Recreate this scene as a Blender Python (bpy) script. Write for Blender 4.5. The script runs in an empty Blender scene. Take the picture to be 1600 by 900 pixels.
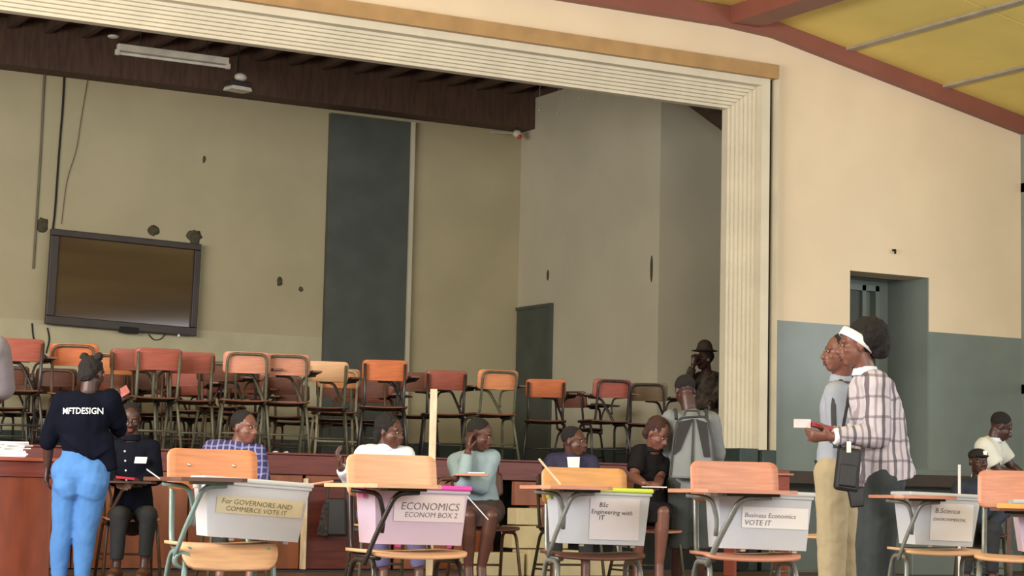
import bpy, bmesh, math, random
from mathutils import Vector, Matrix, noise
random.seed(7)
R = math.radians
S = bpy.context.scene
COL = S.collection
# ------------------------------------------------------------------ camera
F = 3200.0
EYE = Vector((0, 0, .68))
YAW, PITCH, ROLL = R(29.3), math.atan(325 / F), math.atan(.022)
fw = Vector((math.sin(YAW) * math.cos(PITCH), math.cos(YAW) * math.cos(PITCH), math.sin(PITCH)))
r0 = Vector((math.cos(YAW), -math.sin(YAW), 0))
u0 = r0.cross(fw)
rt = r0 * math.cos(ROLL) + u0 * math.sin(ROLL)
up = u0 * math.cos(ROLL) - r0 * math.sin(ROLL)
cam = bpy.data.cameras.new('camera')
cam.lens = 36 * F / 1600
cam.sensor_width = 36
cam.clip_end = 200
co = bpy.data.objects.new('camera', cam)
COL.objects.link(co)
m = Matrix((rt, up, -fw)).transposed().to_4x4()
m.translation = EYE
co.matrix_world = m
S.camera = co
# ------------------------------------------------------------------ world, lights, exposure
S.view_settings.view_transform = 'Standard'
S.view_settings.look = 'None'
S.view_settings.gamma = 1
S.view_settings.use_curve_mapping = False
S.view_settings.exposure = -0.08
w = bpy.data.worlds.new('world')
S.world = w
w.use_nodes = True
w.node_tree.nodes['Background'].inputs[0].default_value = (.86, .93, 1, 1)
w.node_tree.nodes['Background'].inputs[1].default_value = .9


def area(name, loc, target, sx, sy, power, col):
    l = bpy.data.lights.new(name, 'AREA')
    l.shape = 'RECTANGLE'
    l.size, l.size_y, l.energy, l.color = sx, sy, power, col
    o = bpy.data.objects.new(name, l)
    COL.objects.link(o)
    o.location = loc
    o.rotation_euler = (Vector(target) - Vector(loc)).to_track_quat('-Z', 'Y').to_euler()
    return o


area('window_light', (-2.7, 11, 3.0), (12, 20, 2.5), 9, 2.0, 1650, (1, .97, .92))
area('window_light', (15.4, 7, 3.0), (9, 13, 1.5), 10, 2.0, 420, (.93, .97, 1))
area('window_light', (5.5, -4, 3.4), (8, 16, 2.5), 12, 2.6, 1150, (1, .97, .93))


# ------------------------------------------------------------------ projection helpers: a viewing ray met with a real plane
def ray(px, py):
    return rt * ((px - 800) / F) + up * ((450 - py) / F) + fw


def at(px, py, z):
    return EYE + ray(px, py) * z


def onY(px, py, Y):
    d = ray(px, py)
    return EYE + d * (Y / d.y)


def hz(px):
    return 775 + .022 * (px - 800)


# ------------------------------------------------------------------ materials
def lin(c):
    return tuple(((v / 255) / 12.92 if v / 255 <= .04045 else ((v / 255 + .055) / 1.055) ** 2.4) for v in c) + (1,)


MATS = {}


def mat(name, c, rough=.6, kind='noise', c2=None, scale=6, amt=.25, metal=0, stretch=(1, 1, 1), bump=.0, spec=.5, detail=4):
    if name in MATS:
        return MATS[name]
    M = bpy.data.materials.new(name)
    M.use_nodes = True
    nt = M.node_tree
    b = nt.nodes['Principled BSDF']
    b.inputs['Roughness'].default_value = rough
    b.inputs['Metallic'].default_value = metal
    b.inputs['Specular IOR Level'].default_value = spec
    tc = nt.nodes.new('ShaderNodeTexCoord')
    mp = nt.nodes.new('ShaderNodeMapping')
    mp.inputs['Scale'].default_value = stretch
    nt.links.new(tc.outputs['Object'], mp.inputs[0])
    nz = nt.nodes.new('ShaderNodeTexNoise')
    nz.inputs['Scale'].default_value = scale
    nz.inputs['Detail'].default_value = detail
    nt.links.new(mp.outputs[0], nz.inputs['Vector'])
    rp = nt.nodes.new('ShaderNodeValToRGB')
    a = lin(c)
    b2 = lin(c2) if c2 else tuple(v * (1 - amt) for v in a[:3]) + (1,)
    rp.color_ramp.elements[0].position = .35
    rp.color_ramp.elements[1].position = .65
    rp.color_ramp.elements[0].color = b2
    rp.color_ramp.elements[1].color = a
    nt.links.new(nz.outputs['Fac'], rp.inputs[0])
    nt.links.new(rp.outputs[0], b.inputs['Base Color'])
    if bump:
        bp = nt.nodes.new('ShaderNodeBump')
        bp.inputs['Strength'].default_value = bump
        bp.inputs['Distance'].default_value = .01
        nt.links.new(nz.outputs['Fac'], bp.inputs['Height'])
        nt.links.new(bp.outputs[0], b.inputs['Normal'])
    MATS[name] = M
    return M


def wood(name, c, amt=.3, rough=.45):
    return mat(name, c, rough, scale=5, amt=amt, stretch=(1.2, 1.2, 14), bump=.03, detail=6)


def plaid(name, base, dark, kx, kz, wx, wz, mid=None, mx=None):
    """woven check: warp stripes across, weft stripes up the cloth"""
    M = bpy.data.materials.new(name)
    M.use_nodes = True
    nt = M.node_tree
    L = nt.links.new
    b = nt.nodes['Principled BSDF']
    b.inputs['Roughness'].default_value = .85
    tc = nt.nodes.new('ShaderNodeTexCoord')
    mp = nt.nodes.new('ShaderNodeMapping')
    mp.inputs['Rotation'].default_value = (0, 0, YAW)
    L(tc.outputs['Object'], mp.inputs[0])
    nz = nt.nodes.new('ShaderNodeTexNoise')
    nz.inputs['Scale'].default_value = 5
    L(mp.outputs[0], nz.inputs['Vector'])
    mixv = nt.nodes.new('ShaderNodeMix')
    mixv.data_type = 'VECTOR'
    mixv.inputs[0].default_value = .05
    L(mp.outputs[0], mixv.inputs[4])
    L(nz.outputs['Color'], mixv.inputs[5])
    sp = nt.nodes.new('ShaderNodeSeparateXYZ')
    L(mixv.outputs[1], sp.inputs[0])

    def stripes(sock, k, wd, off=0.):
        a = nt.nodes.new('ShaderNodeMath'); a.operation = 'MULTIPLY_ADD'
        a.inputs[1].default_value = k; a.inputs[2].default_value = off
        L(sock, a.inputs[0])
        f = nt.nodes.new('ShaderNodeMath'); f.operation = 'FRACT'
        L(a.outputs[0], f.inputs[0])
        g = nt.nodes.new('ShaderNodeMath'); g.operation = 'LESS_THAN'
        g.inputs[1].default_value = wd
        L(f.outputs[0], g.inputs[0])
        return g.outputs[0]

    def blend(fac, A, Bc, amount):
        q = nt.nodes.new('ShaderNodeMath'); q.operation = 'MULTIPLY'
        q.inputs[1].default_value = amount
        L(fac, q.inputs[0])
        x = nt.nodes.new('ShaderNodeMix'); x.data_type = 'RGBA'
        L(q.outputs[0], x.inputs[0])
        if isinstance(A, tuple): x.inputs[6].default_value = A
        else: L(A, x.inputs[6])
        x.inputs[7].default_value = Bc
        return x.outputs[2]
    c = blend(stripes(sp.outputs[0], kx, wx), lin(base), lin(dark), .85)
    if mid:
        c = blend(stripes(sp.outputs[0], kx, mx or wx * .6, .45), c, lin(mid), .7)
    c = blend(stripes(sp.outputs[2], kz, wz), c, lin(dark), .55)
    L(c, b.inputs['Base Color'])
    MATS[name] = M
    return M


CREAM = mat('cream_wall_paint', (236, 216, 184), .55, scale=1.3, amt=.07, bump=.02)
BLUEG = mat('blue_grey_gloss_paint', (126, 136, 130), .28, scale=1.6, amt=.14, bump=.03)
TRIMC = mat('cream_moulding_paint', (220, 211, 188), .45, scale=3, amt=.09, stretch=(1, 1, 1))
TAN = mat('tan_ledge_shade', (184, 146, 96), .5, scale=4, amt=.2)  # tan puts the shade of the underside into the ledge colour
OLIVE = mat('olive_stage_wall_paint', (176, 165, 132), .7, scale=1.1, amt=.12, bump=.03, detail=8)
OLIVE2 = mat('pale_olive_lower_paint', (184, 176, 144), .7, scale=3, amt=.12, bump=.03, detail=8)
GREYW = mat('grey_stage_side_paint', (196, 188, 164), .7, scale=1.2, amt=.10, bump=.03, detail=8)
DGREEN = mat('dark_green_paint', (78, 83, 76), .5, scale=3, amt=.22, detail=8)
SKIRT = mat('green_skirting_paint', (58, 72, 66), .45, scale=5, amt=.3)
BROWNC = mat('dark_stage_ceiling_board', (92, 68, 54), .8, scale=4, amt=.35, stretch=(6, 1, 1))
REDB = mat('oxide_red_paint', (144, 86, 72), .5, scale=2, amt=.15)
YEL = mat('yellow_ceiling_board', (244, 220, 124), .7, scale=1.2, amt=.1)
BATT = mat('grey_batten_paint', (176, 166, 146), .6)
FLOORM = mat('brown_floor_screed', (118, 92, 74), .5, scale=2, amt=.3, bump=.05)
STAGEF = mat('stage_floor_board', (70, 58, 48), .6, scale=3, amt=.3, stretch=(1, 8, 1))
MAHOG = mat('dark_red_varnished_board', (116, 56, 48), .35, scale=3, amt=.35, stretch=(1, 1, 12))
PANEL = mat('orange_brown_plywood', (150, 88, 58), .4, scale=3, amt=.3, stretch=(3, 1, 1))
DESKP = mat('red_brown_desk_panel', (124, 60, 38), .4, scale=3, amt=.28, stretch=(4, 1, 1))
BLK = mat('black_and_gap_shade', (24, 24, 22), .8)  # plain black for small parts; also colours the shade in the apron gaps
STONE = mat('cream_stone_block', (206, 192, 154), .7, scale=5, amt=.15, bump=.1)
POSTM = mat('pale_worn_timber', (236, 218, 188), .7, scale=6, amt=.25, stretch=(3, 3, 1))
W_OR = wood('orange_varnished_ply', (212, 138, 92), .22)
W_OR2 = wood('deep_orange_ply', (200, 112, 66), .25)
W_TAN = wood('tan_ply', (228, 182, 140), .16)
W_PINK = wood('pinkish_ply', (206, 142, 116), .22)
W_YEL = wood('golden_ply', (206, 148, 88), .2)
W_RED = wood('red_stained_ply', (160, 84, 68), .25)
W_BRN = wood('brown_stained_ply', (112, 66, 48), .3)
W_OLV = wood('olive_brown_ply', (112, 92, 66), .25)
W_SEAT = wood('pale_seat_ply', (216, 172, 132), .2)
W_DRK = wood('dark_underside_ply', (96, 58, 44), .3)
T_TEAL = mat('teal_grey_tube_enamel', (124, 150, 148), .35, scale=20, amt=.2, metal=.1)
T_GREY = mat('grey_tube_enamel', (134, 140, 136), .35, scale=20, amt=.25, metal=.2)
T_DARK = mat('black_brown_tube_enamel', (48, 42, 42), .35, scale=20, amt=.3)
T_OLV = mat('olive_tube_enamel', (88, 86, 68), .45, scale=20, amt=.3)
T_PALE = mat('pale_worn_tube_enamel', (168, 160, 136), .45, scale=20, amt=.3)
T_BRZ = mat('bronze_tube_enamel', (96, 72, 54), .4, scale=20, amt=.3)
RUB = mat('rubber', (30, 30, 30), .8)
BOLT = mat('bolt_steel', (210, 200, 180), .3, metal=.8)
WHITEP = mat('white_paper', (238, 238, 240), .7, scale=3, amt=.05)
INK = mat('black_marker_ink', (58, 56, 62), .8)
INKF = mat('faded_marker_ink', (132, 126, 128), .8)
TAPE = mat('pale_masking_tape', (216, 208, 176), .6, scale=10, amt=.08)


def plastic(name, c, alpha):
    M = bpy.data.materials.new(name)
    M.use_nodes = True
    nt = M.node_tree
    b = nt.nodes['Principled BSDF']
    b.inputs['Base Color'].default_value = lin(c)
    b.inputs['Roughness'].default_value = .22
    tr = nt.nodes.new('ShaderNodeBsdfTransparent')
    tl = nt.nodes.new('ShaderNodeBsdfTranslucent')
    tl.inputs[0].default_value = lin(c)
    m1 = nt.nodes.new('ShaderNodeMixShader'); m1.inputs[0].default_value = .35
    m2 = nt.nodes.new('ShaderNodeMixShader'); m2.inputs[0].default_value = alpha
    nz = nt.nodes.new('ShaderNodeTexNoise'); nz.inputs['Scale'].default_value = 9
    bp = nt.nodes.new('ShaderNodeBump'); bp.inputs['Strength'].default_value = .08
    nt.links.new(nz.outputs[0], bp.inputs['Height']); nt.links.new(bp.outputs[0], b.inputs['Normal'])
    nt.links.new(b.outputs[0], m1.inputs[1]); nt.links.new(tl.outputs[0], m1.inputs[2])
    nt.links.new(m1.outputs[0], m2.inputs[1]); nt.links.new(tr.outputs[0], m2.inputs[2])
    nt.links.new(m2.outputs[0], nt.nodes['Material Output'].inputs[0])
    return M


PL_CLEAR = plastic('milky_clear_plastic', (238, 243, 250), .24)
PL_PINK = plastic('pinkish_clear_plastic', (242, 226, 244), .24)
PL_LID = plastic('white_lid_plastic', (222, 227, 232), .03)
PL_MAG = mat('magenta_plastic', (232, 74, 190), .3, amt=.05)
PL_LIME = mat('lime_plastic', (198, 222, 70), .3, amt=.05)
PL_CRM = mat('cream_plastic', (226, 222, 196), .3, amt=.05)


# ------------------------------------------------------------------ mesh helpers
class G:
    def __init__(s): s.v = []; s.f = []

    def add(s, vs, fs):
        n = len(s.v)
        s.v += [Vector(v) for v in vs]
        s.f += [tuple(i + n for i in f) for f in fs]
        return s

    def box(s, a, b):
        x0, y0, z0 = a; x1, y1, z1 = b
        return s.add([(x0, y0, z0), (x1, y0, z0), (x1, y1, z0), (x0, y1, z0), (x0, y0, z1), (x1, y0, z1), (x1, y1, z1), (x0, y1, z1)],
                     [(0, 3, 2, 1), (4, 5, 6, 7), (0, 1, 5, 4), (1, 2, 6, 5), (2, 3, 7, 6), (3, 0, 4, 7)])

    def obox(s, c, hx, hy, hz_):
        c = Vector(c)
        v = [c + hx * i + hy * j + hz_ * k for k in (-1, 1) for (i, j) in ((-1, -1), (1, -1), (1, 1), (-1, 1))]
        return s.add(v, [(0, 3, 2, 1), (4, 5, 6, 7), (0, 1, 5, 4), (1, 2, 6, 5), (2, 3, 7, 6), (3, 0, 4, 7)])

    def prism(s, pts, off):
        n = len(pts); off = Vector(off)
        pts = [Vector(p) for p in pts]
        return s.add(pts + [p + off for p in pts], [tuple(range(n))[::-1], tuple(range(n, 2 * n))] + [(i, (i + 1) % n, n + (i + 1) % n, n + i) for i in range(n)])

    def tube(s, pts, r, n=8, closed_ends=True):
        pts = [Vector(p) for p in pts]
        rings = []
        t0 = (pts[1] - pts[0]).normalized()
        a = t0.orthogonal().normalized()
        for i, p in enumerate(pts):
            if i == 0: t = t0
            elif i == len(pts) - 1: t = (pts[i] - pts[i - 1]).normalized()
            else: t = ((pts[i] - pts[i - 1]).normalized() + (pts[i + 1] - pts[i]).normalized()).normalized()
            a = (a - t * a.dot(t)).normalized()
            b = t.cross(a)
            rr = r[i] if isinstance(r, (list, tuple)) else r
            rings.append([p + (a * math.cos(2 * math.pi * k / n) + b * math.sin(2 * math.pi * k / n)) * rr for k in range(n)])
        vs = [v for q in rings for v in q]
        fs = [(i * n + k, i * n + (k + 1) % n, (i + 1) * n + (k + 1) % n, (i + 1) * n + k) for i in range(len(pts) - 1) for k in range(n)]
        fs += [tuple(range(n))[::-1], tuple((len(pts) - 1) * n + k for k in range(n))]
        return s.add(vs, fs)

    def ell(s, c, rx, ry, rz, fr=None, nu=16, nv=10):
        """ellipsoid; fr = (X, Y, Z) axes"""
        c = Vector(c)
        X, Y, Z = fr or (Vector((1, 0, 0)), Vector((0, 1, 0)), Vector((0, 0, 1)))
        vs = [c - Z * rz]
        for j in range(1, nv):
            th = math.pi * j / nv
            for i in range(nu):
                ph = 2 * math.pi * i / nu
                vs.append(c + X * (rx * math.sin(th) * math.cos(ph)) + Y * (ry * math.sin(th) * math.sin(ph)) - Z * (rz * math.cos(th)))
        vs.append(c + Z * rz)
        fs = [(0, 1 + (i + 1) % nu, 1 + i) for i in range(nu)]
        for j in range(nv - 2):
            for i in range(nu):
                a = 1 + j * nu
                fs.append((a + i, a + (i + 1) % nu, a + nu + (i + 1) % nu, a + nu + i))
        a = 1 + (nv - 2) * nu
        fs += [(a + i, a + (i + 1) % nu, len(vs) - 1) for i in range(nu)]
        return s.add(vs, fs)

    def cap(s, a, b, ra, rb, side=None, fl=1., ca=True, cb=True, n=14):
        """tapered limb from a to b, round (or flat) ends; flattened by fl across 'side'"""
        a, b = Vector(a), Vector(b)
        d = (b - a)
        L = max(d.length, 1e-5)
        t = d / L
        x = (Vector(side) - t * Vector(side).dot(t)).normalized() if side is not None else t.orthogonal().normalized()
        y = t.cross(x)
        prof = []
        if ca: prof += [(-ra * math.cos(q), ra * math.sin(q)) for q in (R(12), R(35), R(60))]
        prof += [(0, ra), (L, rb)]
        if cb: prof += [(L + rb * math.cos(q), rb * math.sin(q)) for q in (R(60), R(35), R(12))]
        vs = []
        for (h, rr) in prof:
            for k in range(n):
                an = 2 * math.pi * k / n
                vs.append(a + t * h + x * (rr * math.cos(an)) + y * (rr * fl * math.sin(an)))
        m_ = len(prof)
        fs = [(i * n + k, i * n + (k + 1) % n, (i + 1) * n + (k + 1) % n, (i + 1) * n + k) for i in range(m_ - 1) for k in range(n)]
        fs += [tuple(range(n))[::-1], tuple((m_ - 1) * n + k for k in range(n))]
        return s.add(vs, fs)


def mesh(g, name, smooth=False):
    me = bpy.data.meshes.new(name)
    me.from_pydata([tuple(v) for v in g.v], [], g.f)
    bm = bmesh.new(); bm.from_mesh(me)
    bmesh.ops.recalc_face_normals(bm, faces=bm.faces)
    bm.to_mesh(me); bm.free()
    if smooth:
        me.polygons.foreach_set('use_smooth', [True] * len(me.polygons))
    me.update()
    return me


def obj(name, g, material, parent=None, smooth=False, bevel=0):
    me = g if isinstance(g, bpy.types.Mesh) else mesh(g, name, smooth)
    if not me.materials: me.materials.append(material)
    o = bpy.data.objects.new(name, me)
    COL.objects.link(o)
    if parent: o.parent = parent
    if bevel:
        b = o.modifiers.new('bevel', 'BEVEL'); b.width = bevel; b.segments = 2; b.limit_method = 'ANGLE'
    return o


def tag(o, label=None, cat=None, group=None, kind=None):
    if label: o['label'] = label
    if cat: o['category'] = cat
    if group: o['group'] = group
    if kind: o['kind'] = kind
    return o


def struct(name, g, m_, parent=None, bevel=0, label=None):
    o = obj(name, g, m_, parent, bevel=bevel)
    if not parent: o['kind'] = 'structure'
    if label: o['label'] = label
    return o


def empty(name, loc, rz=0, label=None, cat=None, group=None):
    o = bpy.data.objects.new(name, None)
    o.empty_display_size = .1
    COL.objects.link(o)
    o.location = loc
    o.rotation_euler = (0, 0, rz)
    tag(o, label, cat, group)
    return o


def fillet(pts, r, n=5):
    pts = [Vector(p) for p in pts]
    out = [pts[0]]
    for i in range(1, len(pts) - 1):
        p, a, b = pts[i], pts[i - 1], pts[i + 1]
        da, db = (a - p), (b - p)
        k = min(r, da.length * .45, db.length * .45)
        A, B_ = p + da.normalized() * k, p + db.normalized() * k
        for j in range(n + 1):
            t = j / n
            out.append(A * (1 - t) ** 2 + p * 2 * t * (1 - t) + B_ * t * t)
    out.append(pts[-1])
    return out


def board(w_, h_, r, fn, th, rows=None):
    """rounded rectangular ply sheet w_ x h_, bent by fn(x, y) -> (point, normal)"""
    ys = [-h_, ]
    for q in (.15, .4, .7, 1): ys.append(-h_ + r * q)
    k = rows or 6
    ys += [-h_ + r + (2 * h_ - 2 * r) * i / k for i in range(1, k)]
    for q in (1, .7, .4, .15, 0): ys.append(h_ - r * q)
    nx = 11
    top, bot = [], []
    for y in ys:
        e = max(0, abs(y) - (h_ - r))
        hw = w_ - r + math.sqrt(max(0, r * r - e * e))
        for i in range(nx):
            x = hw * (2 * i / (nx - 1) - 1)
            p, n_ = fn(x, y)
            top.append(Vector(p) + Vector(n_) * th / 2); bot.append(Vector(p) - Vector(n_) * th / 2)
    ny = len(ys); N = nx * ny
    fs = []
    for j in range(ny - 1):
        for i in range(nx - 1):
            a = j * nx + i
            fs.append((a, a + 1, a + nx + 1, a + nx)); fs.append((N + a, N + a + nx, N + a + nx + 1, N + a + 1))
    ring = [i for i in range(nx)] + [j * nx + nx - 1 for j in range(1, ny)] + [(ny - 1) * nx + i for i in range(nx - 2, -1, -1)] + [j * nx for j in range(ny - 2, 0, -1)]
    for a, b in zip(ring, ring[1:] + ring[:1]): fs.append((a, N + a, N + b, b))
    return G().add(top + bot, fs)


# ================================================================== STRUCTURE
WY = 16.6      # hall face of the proscenium wall
AY = 16.0      # front of the stage apron
BY = 22.5      # back wall of the stage
SZ = .985      # stage floor
HR, HL = 15.66, -3.0
CREST = 11.97
struct('floor', G().box((-6, -9, -.1), (18, 16.9, 0)), FLOORM)
struct('floor_stage', G().box((-2, AY + .05, SZ - .12), (17.5, BY + .2, SZ)), STAGEF)
WT = 5.41


def ztop(x): return WT + .17 if x <= CREST else WT + .17 - (x - CREST) * .1816


# proscenium wall: opening right edge, door opening
OX = onY(1214, 300, WY).x   # outer edge of the moulding
OZ = onY(1127, 95, WY).z
g = G()
dx0, dx1, dz0, dz1 = onY(1328, 433, WY).x, onY(1452, 441, WY).x, 1.05, 3.07
PZ = 2.5


def wallbox(g, x0, x1, z0, z1):
    g.prism([(x0, WY, z0), (x1, WY, z0), (x1, WY, z1 if z1 else ztop(x1)), (x0, WY, z1 if z1 else ztop(x0))], (0, .45, 0))


wallbox(g, -3.2, CREST, OZ, None)
wallbox(g, CREST, OX, OZ, None)
wallbox(g, OX, dx0, PZ, None)
wallbox(g, dx0, dx1, dz1, None)
wallbox(g, dx1, HR + .3, PZ, None)
struct('wall_front', g, CREAM)
g = G()
wallbox(g, OX, dx0, 0, PZ); wallbox(g, dx0, dx1, 0, dz0); wallbox(g, dx1, HR + .3, 0, PZ)
struct('wall_front_lower', g, BLUEG)
# doorway reveal, passage and inner frame
d1 = struct('door_1', G().box((dx0 + .10, WY + .60, dz0), (dx0 + .62, WY + .64, dz1 - .12)), DGREEN)
struct('reveal', G().box((dx1 - .012, WY + .01, dz0), (dx1 + .04, WY + .7, dz1)), BLUEG, d1)
struct('reveal', G().box((dx0 - .04, WY + .01, dz0), (dx0 + .012, WY + .7, dz1)), BLUEG, d1)
struct('passage_wall', G().box((dx0 - .04, WY + .66, dz0), (dx1 + .04, WY + .7, dz1)), BLUEG, d1)
struct('passage_floor', G().box((dx0 - .04, WY + .4, dz0 - .06), (dx1 + .04, WY + .7, dz0)), BLUEG, d1)
struct('lintel', G().box((dx0 - .04, WY + .4, dz1), (dx1 + .04, WY + .7, dz1 + .05)), BLUEG, d1)
for xx in (.05, .62, .80): struct('door_frame', G().box((dx0 + xx, WY + .56, dz0), (dx0 + xx + .05, WY + .66, dz1 - .06)), BLUEG, d1)
struct('door_frame', G().box((dx0 + .05, WY + .56, dz1 - .12), (dx0 + .85, WY + .66, dz1 - .06)), BLUEG, d1)
# steps up to the doorway
st = empty('door_steps', (dx0 + .5, WY - .5, 0), 0, 'grey-blue painted steps under the side doorway at right', 'steps')
for i in range(4):
    obj('step', G().box((-.55, .5 - .26 * (4 - i), i * .26), (.75, .5 - .001, (i + 1) * .26 - .002)), BLUEG, st, bevel=.01)
# mark on the wall
p = onY(1395, 391, WY)
tag(obj('wall_hook', G().tube([(p.x, WY, p.z), (p.x, WY - .04, p.z), (p.x - .01, WY - .05, p.z - .04)], .012), BLK), 'small dark hook in the cream wall above the doorway', 'hook')

# fluted proscenium moulding: stepped trims, each set deeper towards the stage
X0, Z0 = onY(1128, 172, WY + .33).x, onY(1127, 172, WY + .33).z
XF, ZF = onY(1182, 300, WY + .05).x, onY(1127, 127, WY + .05).z
XB, ZB = onY(1202, 300, WY - .03).x, onY(1127, 111, WY - .03).z
XG = onY(1209, 300, WY - .03).x
XS, ZS, ZT = onY(1216, 300, WY - .10).x, onY(1127, 110, WY - .10).z, onY(1127, 88, WY - .10).z
NT = 7
for i in range(NT):
    a0, a1 = i / NT, (i + 1) / NT
    ax, bx = X0 + (XF - X0) * a0, X0 + (XF - X0) * a1
    az_, bz = Z0 + (ZF - Z0) * a0, Z0 + (ZF - Z0) * a1
    y = WY + .22 - .026 * i
    g = G()
    g.prism([(-.5, y, az_), (ax, y, az_), (bx, y, bz), (-.5, y, bz)], (0, .11, 0))
    g.prism([(ax, y, az_), (ax, y, SZ + .215), (bx, y, SZ + .215), (bx, y, bz)], (0, .11, 0))
    struct('trim_%d' % (i + 1), g, TRIMC, bevel=.006)
g = G()      # flat cream band
y = WY - .03
g.prism([(-.5, y, ZF), (XF, y, ZF), (XB, y, ZB), (-.5, y, ZB)], (0, .3, 0))
g.prism([(XF, y, ZF), (XF, y, SZ + .2), (XB, y, SZ + .2), (XB, y, ZB)], (0, .3, 0))
struct('trim_9', g, TRIMC)
g = G().box((-.5, WY + .03, ZB - .02), (XS, WY + .4, ZT)).box((XB - .01, WY + .03, SZ + .2), (XS, WY + .4, ZT))
struct('trim_10', g, BLK, label='dark groove around the moulding')
struct('trim_11', G().box((-.5, WY - .10, ZS), (XS, WY + .02, ZT)), TAN, label='ledge over the stage opening, its shade coloured tan')
struct('trim_12', G().box((XG, WY - .10, SZ + .2), (XS, WY + .02, ZS)), TRIMC)
# plinth below the pillar
g = G().box((X0 - .01, WY - .06, 0), (XF - .02, WY + .45, SZ + .215)).box((XF - .01, WY - .11, 0), (XS, WY + .45, SZ + .205))
struct('baseboard_pillar', g, SKIRT, bevel=.008)

# stage walls
SX = onY(815, 206, BY).x
FY = SX / math.tan(YAW + math.atan((1030 - 800) / F))
BT = 5.30
g = G().box((-2, BY, SZ), (SX + .1, BY + .2, 6.2))
struct('wall_back', g, OLIVE)
zb = onY(300, 515, BY).z
c0, c1 = onY(507, 400, BY).x, onY(636, 400, BY).x
g = G().box((-2, BY - .004, SZ), (c0, BY, zb))
struct('trim_13', g, OLIVE2, label='paler repainted band along the foot of the back wall')
g = G().box((c0, BY - .07, SZ), (c1, BY, BT - .05))
o = struct('trim_14', g, DGREEN, label='tall dark green panel on the back wall')
struct('edge_strip', G().box((c1 - .03, BY - .10, SZ), (c1 + .02, BY, BT - .05)), GREYW, o)
struct('wall_stage_side', G().box((SX, FY + .01, SZ), (SX + .2, BY, 6.2)), GREYW)
struct('wall_stage_wing', G().box((SX + .001, FY, SZ), (17.4, FY + .2, 6.2)), GREYW)
struct('baseboard_stage', G().box((SX - .02, FY, SZ), (SX, BY, SZ + .28)), SKIRT)
struct('baseboard_back', G().box((-2, BY - .02, SZ), (SX, BY, SZ + .30)), SKIRT)
struct('baseboard_wing', G().box((SX - .02, FY - .02, SZ), (16.4, FY, SZ + .28)), SKIRT)
struct('wall_stage_right', G().box((17.2, WY, 0), (17.4, FY + .1, 6.2)), GREYW)
struct('wall_stage_left', G().box((-2.2, WY, 0), (-2, BY + .1, 6.2)), OLIVE)
# side door near the back corner
def onX(px, py, X):
    d = ray(px, py)
    return EYE + d * (X / d.x)
pa, pb = onX(811, 485, SX), onX(862, 479, SX)
pa.y = min(pa.y, BY - .02)
o = struct('door_2', G().box((SX - .03, pb.y, SZ), (SX, pa.y, pb.z)), DGREEN)
struct('door_frame', G().box((SX - .05, pb.y - .05, SZ), (SX, pb.y, pb.z + .04)).box((SX - .05, pb.y, pb.z), (SX, pa.y, pb.z + .04)), DGREEN, o)
struct('door_handle', G().tube([(SX - .03, pb.y + .1, SZ + 1), (SX - .09, pb.y + .1, SZ + 1), (SX - .09, pb.y + .2, SZ + 1)], .01), BOLT, o)
# stage ceiling: boards, joists and the beam along the back wall
CZ = 5.72
ce = struct('ceiling_stage', G().box((-2.2, WY + .3, CZ + .1), (17.4, BY + .2, CZ + .2)), BROWNC)
for i in range(34):
    x = .5 + i * .42
    struct('joist', G().box((x, WY + .42, CZ - .02), (x + .07, BY - .35, CZ + .1)), BROWNC, ce)
struct('trim_15', G().box((-2, BY - .34, BT), (SX, BY, CZ + .1)), BROWNC, label='deep brown beam under the back of the stage ceiling')
sr = G().prism([(SX - .3, FY - 1.9, BT + .02), (SX + .25, FY - 1.9, BT + .1), (17.3, FY - 1.9, 3.2), (17.3, FY - 1.9, 6.2), (SX - .3, FY - 1.9, 6.2)], (0, 1.9, 0))
# sloping brown roof soffit over the wing
q1, q2 = onY(1076, 166, FY), onY(1130, 206, FY)
sl = (q1.z - q2.z) / (q2.x - q1.x)
xx = 17.2
g = G().prism([(q1.x - .9, FY - .3, q1.z + .9 * sl), (xx, FY - .3, q1.z - (xx - q1.x) * sl), (xx, FY - .3, 6.2), (q1.x - .9, FY - .3, 6.2)], (0, .3, 0))
struct('trim_16', g, BROWNC, label='sloping brown roof edge over the wing wall')

# hall ceiling
g = G().box((-3.2, -9, WT + .2), (CREST, WY, WT + .3))
ch = struct('ceiling', g, YEL)
def slope(x): return WT + .17 - (x - CREST) * .1816
bat = [CREST + .06, CREST + 1.21, CREST + 2.51, HR + .1]
rows = [WY - 2.2 - 2.4 * i for i in range(-1, 9)]
for i in range(3):
    for j in range(9):
        xa, xb, ya, yb = bat[i] + .015, bat[i + 1] - .015, rows[j + 1] + .012, min(rows[j], WY) - .012
        g = G().prism([(xa, ya, slope(xa)), (xb, ya, slope(xb)), (xb, yb, slope(xb)), (xa, yb, slope(xa))], (0, 0, .02))
        struct('ceiling_panel', g, YEL, ch)
for i in (1, 2):
    x = bat[i]
    struct('batten', G().prism([(x - .035, -5, slope(x) - .02), (x + .035, -5, slope(x) - .03), (x + .035, -5, slope(x) + .01), (x - .035, -5, slope(x) + .01)], (0, WY + 5, 0)), BATT, ch)
struct('ceiling_backing', G().prism([(CREST, -9, slope(CREST) + .03), (HR + .3, -9, slope(HR + .3) + .03), (HR + .3, -9, slope(HR + .3) + .1), (CREST, -9, slope(CREST) + .1)], (0, WY + 9, 0)), BATT, ch)
struct('beam', G().box((CREST - .28, -9, WT + .02), (CREST + .06, WY - .1, WT + .22)), REDB, ch)
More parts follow.
